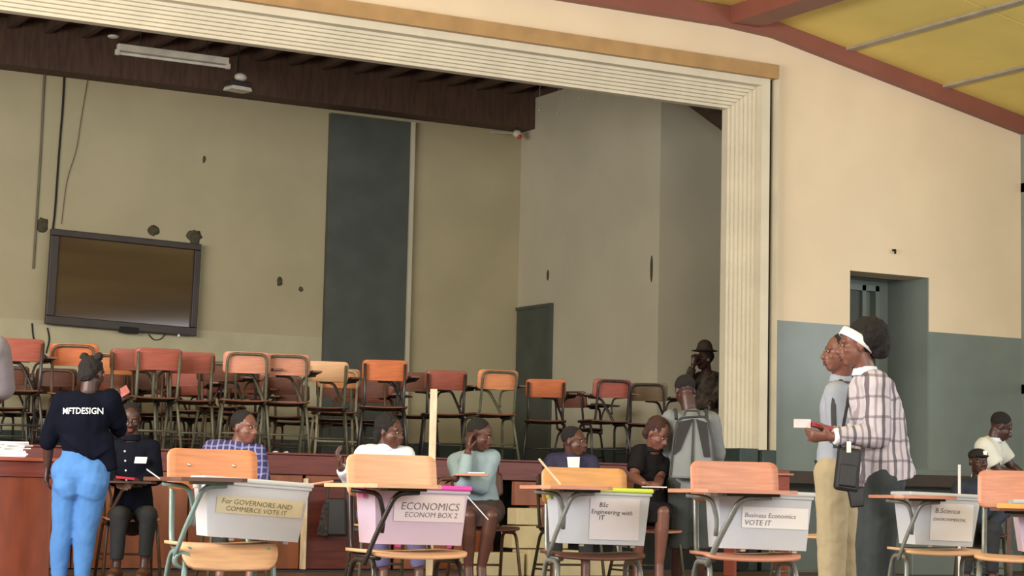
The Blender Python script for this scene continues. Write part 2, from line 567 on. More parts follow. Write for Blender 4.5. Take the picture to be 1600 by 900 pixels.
# red cornice
g = G().box((-3.2, WY - .12, WT), (CREST - .3, WY, WT + .19))
g.prism([(CREST - .3, WY - .12, WT), (CREST + .3, WY - .12, WT - .035), (HR + .1, WY - .12, slope(HR) - .19), (HR + .1, WY - .12, slope(HR) + .0), (CREST, WY - .12, WT + .19), (CREST - .3, WY - .12, WT + .19)], (0, .12, 0))
struct('trim_17', g, REDB, label='oxide red cornice board')
# hall side walls with window openings for daylight
g = G()
for (z0, z1) in ((0, PZ - .5), (4.1, 6)): g.box((HR, -9, z0), (HR + .2, WY, z1))
for i in range(9): g.box((HR, -9 + i * 2.9, PZ - .6), (HR + .2, -9 + i * 2.9 + .9, 4.2))
g.box((HR, 14.2, PZ - .6), (HR + .2, WY, 4.2))
struct('wall_right', g, BLUEG)
g = G()
for (z0, z1) in ((0, 1.9), (4.1, 6)): g.box((HL - .2, -9, z0), (HL, WY, z1))
for i in range(9): g.box((HL - .2, -9 + i * 2.9, 1.8), (HL, -9 + i * 2.9 + .9, 4.2))
struct('wall_left', g, CREAM)
g = G()
for (z0, z1) in ((0, 1.6), (4.3, 6)): g.box((HL, -9.2, z0), (HR, -9, z1))
for i in range(8): g.box((HL + i * 2.6, -9.2, 1.5), (HL + i * 2.6 + .6, -9, 4.4))
struct('wall_rear', g, CREAM)

# stage apron: red fascia, plywood panels, black backing for gap shade, stone blocks
ex = onY(985, 740, AY).x
ap = empty('stage_apron', (6, AY, 0), 0, 'long dark red and orange-brown boarded front of the stage', 'stage front')
def apx(px): return onY(px, 760, AY).x - 6
zf0 = .82
prev = apx(-60)
for k, b_ in enumerate((250, 536, 779, 985)):
    x1 = apx(b_)
    obj('fascia_plank', G().box((prev, 0, zf0), (x1 - .008, .04, SZ - .002)), MAHOG, ap, bevel=.004)
    prev = x1
obj('top_rail', G().box((apx(-60), -.02, SZ + .0), (apx(985), .04, SZ + .018)), MAHOG, ap, bevel=.004)
pan = [(-60, 120), (120, 300), (300, 476), (480, 620), (623, 779)]
for (a, b_) in pan:
    obj('front_panel', G().box((apx(a), .05, .03), (apx(b_) - .012, .08, zf0 - .09)), MAHOG if a in (480,) else PANEL, ap, bevel=.004)
    obj('upper_rail', G().box((apx(a), .02, zf0 - .088), (apx(b_) - .012, .06, zf0 - .004)), PANEL, ap, bevel=.003)
obj('panel_edge', G().box((apx(476), -.02, .03), (apx(480), .06, zf0 - .03)), POSTM, ap)
obj('gap_shade_backing', G().box((apx(-60), .12, .02), (apx(779), .14, SZ - .02)), BLK, ap)  # black sheet added behind the panels so their gaps look dark
obj('gap_shade_backing', G().box((apx(779), .30, .02), (apx(1200), .34, SZ - .02)), BLK, ap)  # black sheet painting in the shade of the open gap
obj('front_panel', G().box((apx(802), -.03, .60), (apx(852), .03, zf0 - .01)), PANEL, ap, bevel=.004)
obj('front_panel', G().box((apx(828), .0, .3), (apx(1000), .05, .595)), PANEL, ap, bevel=.004)
obj('front_panel', G().box((apx(856), -.01, .60), (apx(985), .04, zf0 - .01)), DESKP, ap, bevel=.004)
stn = empty('stone_steps', (apx(810) + 6, AY - .35, 0), 0, 'pile of cream stone blocks forming steps against the stage front', 'steps')
sx0 = apx(810) + 6
for (a, b_, z0, z1, y0, y1) in ((772, 812, 0, .225, -.3, .0), (814, 856, 0, .225, -.3, 0), (768, 855, .23, .425, -.05, .16), (789, 828, .43, .58, .12, .3), (690, 768, 0, .2, -.28, 0), (858, 930, 0, .2, -.25, 0)):
    xa, xb = apx(a) + 6 - sx0, apx(b_) + 6 - sx0
    obj('block', G().box((xa, y0, z0), (xb - .006, y1, z1 - .004)), STONE, stn, bevel=.008)
# separate piece of red bench right of the pillar
xa, xb = onY(1150, 750, AY - .6).x, onY(1234, 750, AY - .6).x
rb = empty('red_bench', ((xa + xb) / 2, AY - .5, 0), 0, 'short dark red wooden bench desk below the pillar foot', 'bench')
hw = (xb - xa) / 2
obj('back_board', G().box((-hw, -.1, .76), (hw, -.06, .97)), W_RED, rb, bevel=.005)
obj('top_board', G().box((-hw - .02, -.14, .925), (hw + .02, .1, .945)), W_PINK, rb, bevel=.004)
obj('desk_shelf', G().box((-hw, -.3, .70), (hw, .05, .73)), W_RED, rb, bevel=.004)
for sx in (-1, 1): obj('end_panel', G().box((sx * (hw - .03), -.08, 0), (sx * hw, .08, .92)), W_RED, rb)

# timber post standing before the apron
p = at(678, 608, 17.3)
tp = p.copy(); tp.z = 0
g = G()
lean = Vector((0, 0, 0))
for k in range(1):
    g.prism([(-.03, -.02, 0), (.03, -.02, 0), (.03, .02, 0), (-.03, .02, 0)], (0, 0, p.z))
o = obj('timber_post', g, POSTM, bevel=.005)
o.location = tp; o.rotation_euler = (0, 0, -.5)
tag(o, 'pale worn timber post standing upright between the two seated women', 'post')

# teacher desk at left with paper stack
p = at(135, 735, 14.9)
dz = .88
dk = empty('counter_desk', (p.x - 1.6, p.y, 0), 0, 'red-brown panelled counter desk at the left edge', 'desk')
obj('front_panel', G().box((-1.6, -.02, .02), (1.6 - .25, .01, dz - .14)), DESKP, dk, bevel=.004)
obj('apron_rail', G().box((-1.62, -.035, dz - .14), (1.6 - .23, .0, dz - .03)), MAHOG, dk, bevel=.004)
obj('desk_top', G().box((-1.65, -.06, dz - .028), (1.6 - .2, .55, dz)), W_RED, dk, bevel=.006)
obj('end_panel', G().box((1.30, .0, .02), (1.345, .5, dz - .03)), DESKP, dk)
for i in range(11):
    w1, d_ = .21, .15
    px_ = 28 + random.uniform(-5, 5)
    q = at(px_, 700, 14.9)
    o = obj('paper_sheaf', G().box((-w1 / 2, -d_, 0), (w1 / 2, d_, .0105)), WHITEP)
    o.location = (q.x + .03, q.y + .32, dz + .0005 + i * .0108)
    o.rotation_euler = (0, 0, random.uniform(-.25, .2))
    tag(o, 'sheaf of white papers in the loose stack on the left desk', 'paper', 'stacked sheaves on the left desk')

# wall screen on the back wall
pc = onY(190, 440, BY - .12)
tv = empty('wall_screen', (pc.x, BY - .1, pc.z), 0, 'large black framed display screen hung on the stage back wall', 'screen')
ax0, ax1 = onY(74, 440, BY - .12).x - pc.x, onY(310, 440, BY - .12).x - pc.x
az0, az1 = onY(190, 516, BY - .12).z - pc.z, onY(190, 369, BY - .12).z - pc.z
FRM = mat('dark_brown_screen_frame', (52, 40, 34), .45)
fr = .075
for nm, a, b_ in (('frame_rail', (ax0, -.06, az1 - fr), (ax1, .0, az1)), ('frame_rail', (ax0, -.06, az0), (ax1, .0, az0 + fr * 1.3)), ('frame_stile', (ax0, -.06, az0 + fr * 1.3), (ax0 + fr * 1.3, 0, az1 - fr)), ('frame_stile', (ax1 - fr, -.06, az0 + fr * 1.3), (ax1, 0, az1 - fr))):
    obj(nm, G().box(a, b_), FRM, tv, bevel=.008)
SCR = mat('dark_glossy_screen', (84, 66, 44), .06, scale=1.5, amt=.25, stretch=(.3, 1, 3))
obj('display_panel', G().box((ax0 + .05, -.02, az0 + .05), (ax1 - .05, .02, az1 - .05)), SCR, tv)
obj('speaker_bar', G().box((.0, -.08, az0 - .03), (.22, -.02, az0 + .04)), BLK, tv, bevel=.005)
obj('status_light', G().ell((ax1 - .22, -.07, az0 - .01), .015, .01, .015), WHITEP, tv)
obj('wall_bracket', G().box((-.3, 0, -.2), (.3, .1, .2)), BLK, tv)
tv.rotation_euler = (0, R(1.2), 0)

# cables down the back wall
def cable(name, pts, r, m_, label, Y=BY - .02, cat='cable'):
    P = [onY(a, b_, Y) for a, b_ in pts]
    o = obj(name, G().tube(fillet(P, .2, 3), r, 6), m_)
    return tag(o, label, cat)
cable('conduit', [(70, 102), (64, 230), (57, 345), (52, 420)], .012, mat('grey_conduit', (110, 104, 84), .6), 'straight grey conduit down the back wall, leftmost of the wall cables', cat='conduit')
cable('power_cable', [(101, 103), (98, 170), (94, 215), (90, 270), (86, 330), (82, 364)], .011, BLK, 'black power cable hanging from the ceiling to the wall screen')
cable('thin_wire', [(138, 118), (126, 190), (120, 235), (104, 280), (96, 350)], .004, T_BRZ, 'thin brown wire looping down beside the black power cable')
cable('loose_cable', [(50, 505), (52, 530), (62, 548), (75, 560)], .008, BLK, 'loose black cable hanging below the left corner of the screen')
cable('loose_cable', [(74, 512), (78, 530), (72, 552)], .008, BLK, 'short loose cable below the screen, right of the longer one')
cable('loose_cable', [(232, 522), (240, 532), (252, 530), (258, 522)], .006, BLK, 'small cable loop sagging under the middle of the screen')
# mud nests / scuffs on the wall above the screen
SCUFF = mat('brown_wall_stain', (84, 76, 54), .9, scale=30, amt=.4)
for (px_, py_, w1, h1, lb) in ((240, 360, .07, .06, 'brown mud nest on the wall above the screen middle'), (303, 370, .09, .09, 'brown mud nest at the top right corner of the screen'), (66, 352, .07, .09, 'dark stain at the top left corner of the screen'), (437, 440, .035, .06, 'small chipped mark on the back wall right of the screen'), (470, 452, .03, .03, 'tiny chipped mark near the dark green panel'), (319, 249, .018, .04, 'small dark chip high on the back wall')):
    q = onY(px_, py_, BY)
    g = G().ell((0, 0, 0), w1, .02, h1, nu=14, nv=8)
    g.v = [v * (1 + .35 * noise.noise(v * 40 + Vector((px_, 0, 0)))) for v in g.v]
    o = obj('wall_stain', g, SCUFF, smooth=True); o.location = q
    tag(o, lb, 'stain')
for (px_, py_, lb) in ((856, 430, 'small dark chip on the stage side wall above the side door'), (1018, 420, 'thin dark crack near the corner of the stage side wall')):
    q = onX(px_, py_, SX)
    o = obj('wall_stain', G().ell((0, 0, 0), .008, .03, .07 if px_ < 900 else .16, nu=8, nv=6), SCUFF); o.location = q
    tag(o, lb, 'stain')

# lamps under the stage ceiling
a, b_ = onY(184, 70, 19.9), onY(356, 104, 19.9)
ln = (b_ - a).length
lf = empty('fluorescent_fitting', (a + b_) / 2, 0, 'white unlit fluorescent batten under the stage ceiling', 'lamp')
LW = mat('white_lamp_enamel', (214, 206, 190), .4)
obj('housing', G().box((-ln / 2, -.035, -.02), (ln / 2, .035, .05)), LW, lf, bevel=.006)
obj('fluorescent_tube', G().tube([(-ln / 2 + .02, 0, -.045), (ln / 2 - .02, 0, -.045)], .016), mat('tube_glass', (230, 226, 214), .2), lf)
for s_ in (-1, 1):
    obj('lamp_holder', G().box((s_ * ln / 2 - .02, -.02, -.065), (s_ * ln / 2 + .02, .02, -.01)), LW, lf)
    obj('hanger', G().tube([(s_ * ln * .3, 0, .05), (s_ * ln * .3, 0, CZ + .1 - lf.location.z)], .006), BLK, lf)
q = onY(371, 128, 20.2)
fl = empty('flood_lamp', q, .2, 'small unlit flood lamp with a pale reflector, right of the fluorescent batten', 'lamp')
obj('lamp_housing', G().box((-.13, -.09, -.06), (.13, .09, .0)), FRM, fl, bevel=.01)
obj('reflector', G().prism([(-.13, -.1, -.1), (.13, -.1, -.1), (.11, -.1, -.06), (-.11, -.1, -.06)], (0, .18, 0)), LW, fl, bevel=.004)
obj('bulb', G().ell((.02, -.03, .05), .07, .06, .045), LW, fl, smooth=True)
obj('hanger', G().tube([(0, 0, .08), (0, 0, CZ + .1 - q.z)], .008), BLK, fl)
q = onY(177, 57, 19.9)
o = obj('junction_disc', G().ell((0, 0, 0), .06, .06, .02), LW, smooth=True); o.location = (q.x, q.y, q.z); tag(o, 'small round pale ceiling rose at the left end of the fluorescent batten', 'ceiling rose')
q = onY(808, 209, BY - .3)
cl = empty('bulb_fitting', q, 0, 'small bulb with a red cap at the back corner of the stage', 'lamp')
obj('bulb', G().ell((0, 0, 0), .06, .05, .05), LW, cl, smooth=True)
obj('bulb_cap', G().ell((.02, -.03, -.04), .03, .03, .03), mat('red_plastic', (200, 60, 50), .4), cl, smooth=True)
obj('bracket_arm', G().tube([(-.06, 0, .0), (-.38, 0, -.02)], .008), LW, cl)
obj('cord', G().tube([(0, 0, .03), (0, 0, .25)], .006), BLK, cl)
for (px_, py_) in ((843, 172), (880, 163), (905, 153), (872, 178), (1124, 190)):
    q = onY(px_, py_, 20.5 if px_ < 1000 else 19.2)
    tag(obj('ceiling_hook', G().ell(q, .02, .02, .014, nu=8, nv=6).tube([q, (q.x, q.y, max(CZ, q.z) + .1)], .002, 5), LW), 'tiny pale hook under the dark stage ceiling' if px_ < 1000 else 'tiny pale hook beside the top of the pillar', 'hook', 'hooks under the stage ceiling' if px_ < 1000 else None)


# ================================================================== CHAIRS
CH = {}
def chair_meshes(drop):
    if drop in CH: return CH[drop]
    def seat_fn(x, y):
        z = .452 - .010 * (1 - (x / .21) ** 2)
        if y < -.10:
            t = (-.10 - y) / .10
            z -= drop * t * t
        return (x, y, z), (0, -.0 - (.0 if y > -.1 else 1.0 * drop * 2 / .1 * 0), 1)
    def back_fn(x, z):
        return (x, .225 + .2 * z - .03 * (x / .2) ** 2 * 1.0, .765 + z), (0, -1, .2)
    d = {}
    d['seat'] = mesh(board(.21, .20, .05, seat_fn, .014, 8), 'seat', True)
    d['backrest'] = mesh(board(.20, .09, .035, back_fn, .013), 'backrest', True)
    loop = fillet([(-.17, -.15, .428), (-.17, .19, .428), (-.165, .262, .835), (.165, .262, .835), (.17, .19, .428), (.17, -.15, .428)], .07)
    d['back_frame'] = mesh(G().tube(loop, .0125), 'back_frame', True)
    for s_, nm in ((-1, 'upl'), (1, 'upr')):
        d[nm] = mesh(G().tube(fillet([(s_ * .17, -.15, .428), (s_ * .17, .19, .428), (s_ * .175, .262, .82)], .06), .0135), 'upright', True)
    for s_, nm in ((-1, 'legl'), (1, 'legr')):
        d[nm] = mesh(G().tube(fillet([(s_ * .215, -.21, 0), (s_ * .185, -.15, .415), (s_ * .185, .13, .415), (s_ * .215, .25, 0)], .07), .0125), 'leg_frame', True)
    d['stretcher'] = mesh(G().tube([(-.2, .195, .17), (.2, .195, .17)], .009, 6), 'stretcher', True)
    d['sidebar'] = mesh(G().tube([(-.198, -.19, .14), (-.205, .21, .14)], .008, 6), 'stretcher', True)
    tb = [(-.31, .16), (-.23, .16), (-.19, -.04), (-.17, -.15), (.08, -.17), (.125, -.20), (.135, -.37), (.09, -.41), (-.26, -.41), (-.31, -.36)]
    d['tablet'] = mesh(G().prism([(x, y, .712) for x, y in tb], (0, 0, .016)), 'writing_tablet')
    d['pan'] = mesh(G().box((-.16, -.33, .700), (.07, -.24, .7115)), 'support_plate')
    ga = G().tube(fillet([(.04, -.30, .698), (-.09, -.29, .692), (-.16, -.20, .52), (-.2, -.15, .40)], .05), .013)
    d['arm'] = mesh(ga, 'tablet_arm', True)
    d['arm2'] = mesh(G().tube(fillet([(-.29, -.14, .700), (-.2, -.22, .692), (-.17, -.20, .60), (-.172, -.185, .53)], .04), .010), 'tablet_brace', True)
    for x, nm in ((-.1, 'b1'), (.1, 'b2')): d[nm] = mesh(G().ell((x, .214, .785), .009, .006, .009, nu=8, nv=6), 'bolt', True)
    CH[drop] = d
    return d

MCACHE = {}
def part(name, me, m_, parent):
    k = (me.name, m_.name)
    if k not in MCACHE:
        c = me.copy(); c.materials.clear(); c.materials.append(m_); MCACHE[k] = c
    o = bpy.data.objects.new(name, MCACHE[k]); COL.objects.link(o); o.parent = parent
    return o


def chair(px, s, phi, floor, back, seat, frame, label, group=None, tablet=True, tabm=None, loop=True, drop=.012, mirror=False, yoff=0, cat='chair', hgt=1., bolts=False, noback=False):
    """chair whose seat centre shows at image column px at scale s (px per metre)"""
    z = F / s
    q = at(px, hz(px) - (floor + .45 - EYE.z) * s, z)
    a = math.atan2(q.x, q.y)
    root = empty('tablet_chair' if tablet else 'school_chair', (q.x, q.y, floor), R(phi) - a, label, cat, group)
    if mirror: root.scale = (-1, 1, hgt)
    else: root.scale = (1, 1, hgt)
    d = chair_meshes(drop)
    part('seat', d['seat'], seat, root)
    if not noback: part('backrest', d['backrest'], back, root)
    if noback: pass
    elif loop: part('back_frame', d['back_frame'], frame, root)
    else: part('upright', d['upl'], frame, root); part('upright', d['upr'], frame, root)
    part('leg_frame', d['legl'], frame, root); part('leg_frame', d['legr'], frame, root)
    part('stretcher', d['stretcher'], frame, root); part('stretcher', d['sidebar'], frame, root)
    if bolts: part('bolt', d['b1'], BOLT, root); part('bolt', d['b2'], BOLT, root)
    if tablet:
        t = part('writing_tablet', d['tablet'], tabm or back, root)
        part('support_plate', d['pan'], T_DARK if frame != T_TEAL else frame, t)
        part('tablet_arm', d['arm'], frame, root); part('tablet_brace', d['arm2'], frame, root)
    return root


# front row, each with a ballot box on its seat
FRONT = [
 (345, 366, 14, W_OR, W_SEAT, T_TEAL, 'varnished orange ply chair with teal-grey tube frame, leftmost of the front row', W_DRK, .095),
 (634, 378, 20, W_TAN, W_TAN, T_DARK, 'pale tan ply chair with black frame holding the pink-lidded box', W_TAN, .012),
 (925, 346, 12, W_YEL, W_DRK, T_GREY, 'golden ply chair with grey-blue frame holding the lime-lidded box', W_PINK, .012),
 (1163, 358, 14, W_PINK, W_PINK, T_GREY, 'pinkish scratched ply chair with grey frame below the pillar', W_PINK, .012),
 (1460, 300, 16, W_TAN, W_TAN, T_GREY, 'tan ply chair with grey frame just right of the plaid-shirted woman', W_PINK, .012),
 (1594, 330, 0, W_PINK, W_TAN, T_GREY, 'worn pinkish chair cut off by the right edge of the picture', W_DRK, .012),
]
front = []
for (px, s, phi, bk, se, fr_, lb, tm, dr) in FRONT:
    front.append(chair(px, s, phi, 0, bk, se, fr_, lb, tabm=tm, drop=dr, bolts=px < 400, noback=px == 1460, mirror=px > 1500, hgt=.985 if px == 634 else .955 if px == 925 else 1))
for c_ in front[5].children:
    if c_.name.startswith(('writing_tablet', 'tablet_')): c_.location.z = -.05
for c_ in front[2].children:
    if c_.name.startswith(('writing_tablet', 'tablet_')): c_.location.z = .036
for i_, r_ in enumerate(front):
    if i_ in (3, 5): continue
    for c_ in r_.children:
        if c_.name.startswith(('writing_tablet', 'tablet_arm')):
            c_.scale.x = .72; c_.location.x = -.087
obj('spring_coil', G().tube([(-.2 + .03 * math.cos(t * .5), -.17 + .002 * t, .385 + .03 * math.sin(t * .5)) for t in range(26)], .009, 6), T_TEAL, front[0], smooth=True)


def text_geo(s_, size, bold=.0):
    c = bpy.data.curves.new('t', 'FONT'); c.body = s_; c.size = size; c.align_x = 'LEFT'; c.offset = bold; c.resolution_u = 2
    o = bpy.data.objects.new('t', c); COL.objects.link(o)
    dg = bpy.context.evaluated_depsgraph_get(); dg.update()
    me = bpy.data.meshes.new_from_object(o.evaluated_get(dg))
    vs = [v.co.copy() for v in me.vertices]; fs = [tuple(p.vertices) for p in me.polygons]
    bpy.data.objects.remove(o); bpy.data.curves.remove(c); bpy.data.meshes.remove(me)
    return vs, fs


def ballot_box(ch, dx, dy, rot, wt, wb, h, d_, plast, lidm, lidlabel, label, lines, ink, tilt=0, foot=None, note=WHITEP, noterect=(-.02, .17, .05, .19), ww=0, tape=False):
    root = empty('ballot_box', (0, 0, 0), 0, label, 'box', 'ballot boxes')
    M_ = Matrix.LocRotScale(ch.location, ch.rotation_euler, None)
    p_ = M_ @ Vector((dx, dy, .466))
    root.location = p_
    root.rotation_euler = (0, tilt, ch.rotation_euler.z + rot)
    del root['group']
    t = .003
    def frus(w0, w1, d0, d1, z0, z1, g):
        v = [(-w0, -d0, z0), (w0, -d0, z0), (w0, d0, z0), (-w0, d0, z0), (-w1, -d1, z1), (w1, -d1, z1), (w1, d1, z1), (-w1, d1, z1)]
        g.add(v, [(0, 3, 2, 1), (0, 1, 5, 4), (1, 2, 6, 5), (2, 3, 7, 6), (3, 0, 4, 7)])
    g = G(); frus(wb, wt, d_ * .88, d_, 0.008, h, g)
    o = obj('tub', g, plast, root)
    so = o.modifiers.new('solid', 'SOLIDIFY'); so.thickness = .0025
    bv = o.modifiers.new('b', 'BEVEL'); bv.width = .018; bv.segments = 3
    obj('rim', G().box((-wt - .008, -d_ - .008, h - .018), (wt + .008, d_ + .008, h - .004)), PL_LID, root, bevel=.005)
    lid = obj('lid', G().box((-wt - .014, -d_ - .014, h - .004), (wt + .014, d_ + .014, h + .016)), lidm, root, bevel=.007)
    if lidlabel: lid['label'] = lidlabel
    for s_ in (-1, 1): obj('lid_clip', G().box((s_ * (wt + .008), -.04, h - .04), (s_ * (wt + .02), .04, h + .006)), lidm, root, bevel=.003)
    for x in (-wb * .45, wb * .75): obj('castor', G().tube([(x - .01, -d_ * .7, .008), (x + .01, -d_ * .7, .008)], .012, 10), foot or lidm, root)
    # ballots lying inside
    rr = random.Random(label)
    for k in range(22):
        w1 = rr.uniform(.035, .065)
        M2 = Matrix.Translation((rr.uniform(-wb * .6, wb * .6), rr.uniform(-d_ * .35, d_ * .4),   .025 + rr.uniform(.0, .055))) @ Matrix.Rotation(rr.uniform(-1, 1), 4, 'Z') @ Matrix.Rotation(rr.uniform(-.9, .9), 4, 'X') @ Matrix.Rotation(rr.uniform(-.4, .4), 4, 'Y')
        g = G().box((-w1, -w1 * .7, 0), (w1, w1 * .7, .0015))
        g.v = [M2 @ v for v in g.v]
        obj('ballot_paper', g, WHITEP, root)
    # note taped to the front, following the sloping face
    k = (d_ - d_ * .88) / (h - .008)
    def face(x, z, off): return Vector((x, -(d_ * .88 + k * (z - .008)) - off, z))
    x0, x1, z0, z1 = noterect
    g = G().add([face(x0, z0, .0035), face(x1, z0, .0035), face(x1, z1, .0035), face(x0, z1, .0035), face(x0, z0, .0045), face(x1, z0, .0045), face(x1, z1, .0045), face(x0, z1, .0045)],
                [(0, 3, 2, 1), (4, 5, 6, 7), (0, 1, 5, 4), (1, 2, 6, 5), (2, 3, 7, 6), (3, 0, 4, 7)])
    obj('label_sheet', g, TAPE if tape else note, root)
    for (s_, x, z, size, sl_) in lines:
        vs, fs = text_geo(s_, size)
        g = G().add([face(x + v.x + v.y * .15, z + v.y + v.x * sl_, .0062) for v in vs], fs)
        obj('lettering', g, ink, root)
    return root


ballot_box(front[0], .105, -.03, -.05, .225, .195, .245, .14, PL_CLEAR, PL_LID, None, 'milky white ballot box on the leftmost orange chair', [
    ('For GOVERNORS AND', -.15, .152, .030, -.03), ('COMMERCE VOTE IT', -.13, .122, .028, -.02)], mat('olive_marker', (120, 116, 84), .8), R(3), PL_LID, tape=True, noterect=(-.17, .20, .11, .182))
ballot_box(front[1], .01, -.02, -.05, .200, .182, .235, .14, PL_PINK, PL_MAG, 'magenta lid', 'clear ballot box with a magenta lid', [
    ('ECONOMICS', -.088, .150, .043, .0), ('ECONOM BOX 2', -.07, .120, .030, 0)], INKF, R(.5), noterect=(-.115, .185, .102, .21), note=mat('pale_pink_sheet', (224, 212, 220), .7, amt=.04))
ballot_box(front[2], .015, -.02, -.02, .212, .193, .245, .14, PL_CLEAR, PL_LIME, 'lime green lid', 'clear ballot box with a lime green lid', [
    ('BSc', -.02, .175, .028, 0), ('Engineering with', -.055, .145, .028, -.02), ('IT', -.02, .117, .03, 0)], INK, R(.8), PL_CRM, noterect=(-.06, .165, .03, .215), note=mat('greyish_sheet', (220, 218, 226), .7, amt=.04))
ballot_box(front[3], .05, -.02, -.02, .205, .188, .245, .14, PL_CLEAR, PL_LID, None, 'milky ballot box on the pinkish chair below the pillar', [
    ('Business Economics', -.09, .145, .028, 0), ('VOTE IT', -.09, .112, .032, 0)], INKF, R(1), PL_CRM, noterect=(-.10, .19, .10, .19))
ballot_box(front[4], .0, -.02, .1, .188, .155, .262, .13, PL_CLEAR, PL_LID, None, 'white tilted ballot box on the tan chair beside the plaid-shirted woman', [
    ('B.Science', -.06, .175, .036, 0), ('ENVIRONMENTAL', -.068, .135, .022, 0)], INKF, R(1.5), PL_LID, noterect=(-.08, .15, .035, .225))
ballot_box(front[5], .17, -.03, .1, .20, .17, .235, .13, PL_PINK, PL_LID, None, 'pale ballot box cut off by the right edge', [], INKF, 0, PL_LID)
# orange folder on the right edge tablet
q = front[5].location
o = obj('orange_folder', G().obox(at(1596, 791, 8.9), r0 * .06, Vector((0, .07, 0)), Vector((0, 0, .011))), mat('orange_card', (250, 170, 90), .5, amt=.05), bevel=.003)
tag(o, 'bright orange folder lying on the tablet at the right edge', 'folder')

# chairs of the stage: (column of backrest, top row, phi, back, frame, tablet, loop, label)
STG = [
 (28, 527, 188, W_RED, T_DARK, True, False, 'red-stained chair at the far left end of the stage row'),
 (112, 540, 172, W_OR2, T_BRZ, False, True, 'orange chair with a brown loop frame, behind the standing woman head, left side'),
 (176, 555, 184, W_OR, T_BRZ, False, True, 'light orange loop-framed chair, just right of the standing woman head'),
 (206, 548, 176, W_RED, T_OLV, True, False, 'red stage chair directly above the raised red card'),
 (246, 547, 190, W_RED, T_OLV, False, False, 'broad red stage chair below the right corner of the wall screen'),
 (297, 553, 180, W_RED, T_OLV, False, False, 'red stage chair left of the plaid-shirted seated man, over his shoulder'),
 (338, 567, 170, W_BRN, T_OLV, True, True, 'dark brown chair half hidden behind the tall pinkish one'),
 (384, 541, 184, W_PINK, T_OLV, True, True, 'tall pinkish loop-framed chair straight above the plaid-shirted seated man'),
 (447, 555, 186, W_PINK, T_OLV, True, True, 'pinkish-tan loop-framed chair, second left of the dark green panel'),
 (508, 567, 182, W_TAN, T_OLV, True, False, 'pale tan chair at the foot of the dark green panel left edge'),
 (529, 578, 188, W_OR, T_PALE, False, True, 'light orange chair with pale worn tube frame, foremost on the stage'),
 (600, 565, 182, W_OR2, T_DARK, True, False, 'bright orange chair in front of the dark green panel'),
 (648, 584, 176, W_BRN, T_DARK, True, False, 'brown chair just left of the timber post'),
 (696, 581, 184, W_RED, T_DARK, True, False, 'red chair with a tablet standing behind the timber post'),
 (779, 580, 200, W_OR, T_OLV, True, True, 'spotted orange chair with thin straight legs, middle right of the stage'),
 (852, 594, 180, W_OR2, T_DARK, True, False, 'orange chair in front of the stage side door'),
 (958, 594, 203, W_RED, T_DARK, True, True, 'red-brown chair with tablet to its left, third from the stage right end'),
 (1011, 600, 178, W_OLV, T_DARK, True, True, 'olive-brown chair beside the backpack wearer head'),
]
for (px, ty, phi, bk, fr_, tb_, lp, lb) in STG:
    s = (hz(px) - ty) / 1.18
    s = min(s, F * (math.cos(YAW) - math.sin(YAW) * (px - 800) / F) / (AY + .55))
    ph = R(phi)
    # backrest sits .2 behind the seat centre; shift the seat column so the backrest lands on px
    pxs = px + .25 * s * math.sin(ph)
    chair(pxs, s * (1 - .25 * math.cos(ph) * -1 * s / F * -1), phi, SZ, bk, W_DRK if bk in (W_BRN, W_OLV, W_RED) else W_BRN, fr_, lb, 'tablet chairs on the stage', tablet=tb_, tabm=W_BRN, loop=lp)
# crowded rear rows
rr = random.Random(3)
for row, (s0, xs) in enumerate(((158, range(12, 430, 72)), (150, range(44, 640, 68)), (142, range(15, 640, 64)))):
    for px in xs:
        smin = F * (math.cos(YAW) - math.sin(YAW) * (px - 800) / F) / 21.85
        chair(px + rr.uniform(-8, 8), max(s0 + rr.uniform(-3, 3), smin + rr.uniform(0, 2)), 180 + rr.uniform(-22, 22), SZ, rr.choice([W_BRN, W_RED, W_BRN, W_DRK]), W_DRK, rr.choice([T_OLV, T_DARK, T_DARK, T_BRZ]), 'dark-framed school chair in the crowded rear rows on the stage left half', 'rear row stage chairs', tablet=rr.random() < .5, tabm=W_BRN, loop=rr.random() < .6)
chair(905, 141, 150, SZ, W_BRN, W_DRK, T_DARK, 'dark chair behind and right of the orange one by the stage side door', 'tablet chairs on the stage', tablet=True, tabm=W_DRK)

# chairs the officials sit on, and one more by the wall
SEATS = [
 (203, 205, 8, T_BRZ, W_PINK, 'chair under the seated man with the name badge'),
 (365, 218, 12, T_OLV, W_DRK, 'chair under the man in the blue plaid shirt'),
 (598, 218, 14, T_OLV, W_TAN, 'chair under the seated woman in white'),
 (758, 214, 20, T_BRZ, W_DRK, 'dark-framed chair under the woman in pale blue'),
 (890, 208, 20, T_OLV, W_DRK, 'chair under the man in the navy jacket'),
 (1012, 205, 30, T_OLV, W_PINK, 'chair under the seated woman in black beside the backpack wearer'),
 (1262, 214, 20, T_OLV, W_TAN, 'empty backless grey-framed seat behind the man in beige trousers'),
 (1533, 188, 2, T_OLV, W_DRK, 'chair under the person in the black cap'),
]
for (px, s, phi, fr_, se, lb) in SEATS:
    chair(px, s, phi, 0, W_DRK if se == W_DRK else se, se, fr_, lb, None, tablet=px in (203, 365), tabm=W_DRK, loop=False, noback=px == 1262)
chair(1122, 141, 25, SZ, W_BRN, W_DRK, T_DARK, 'chair under the hatted person on the stage', tablet=False)


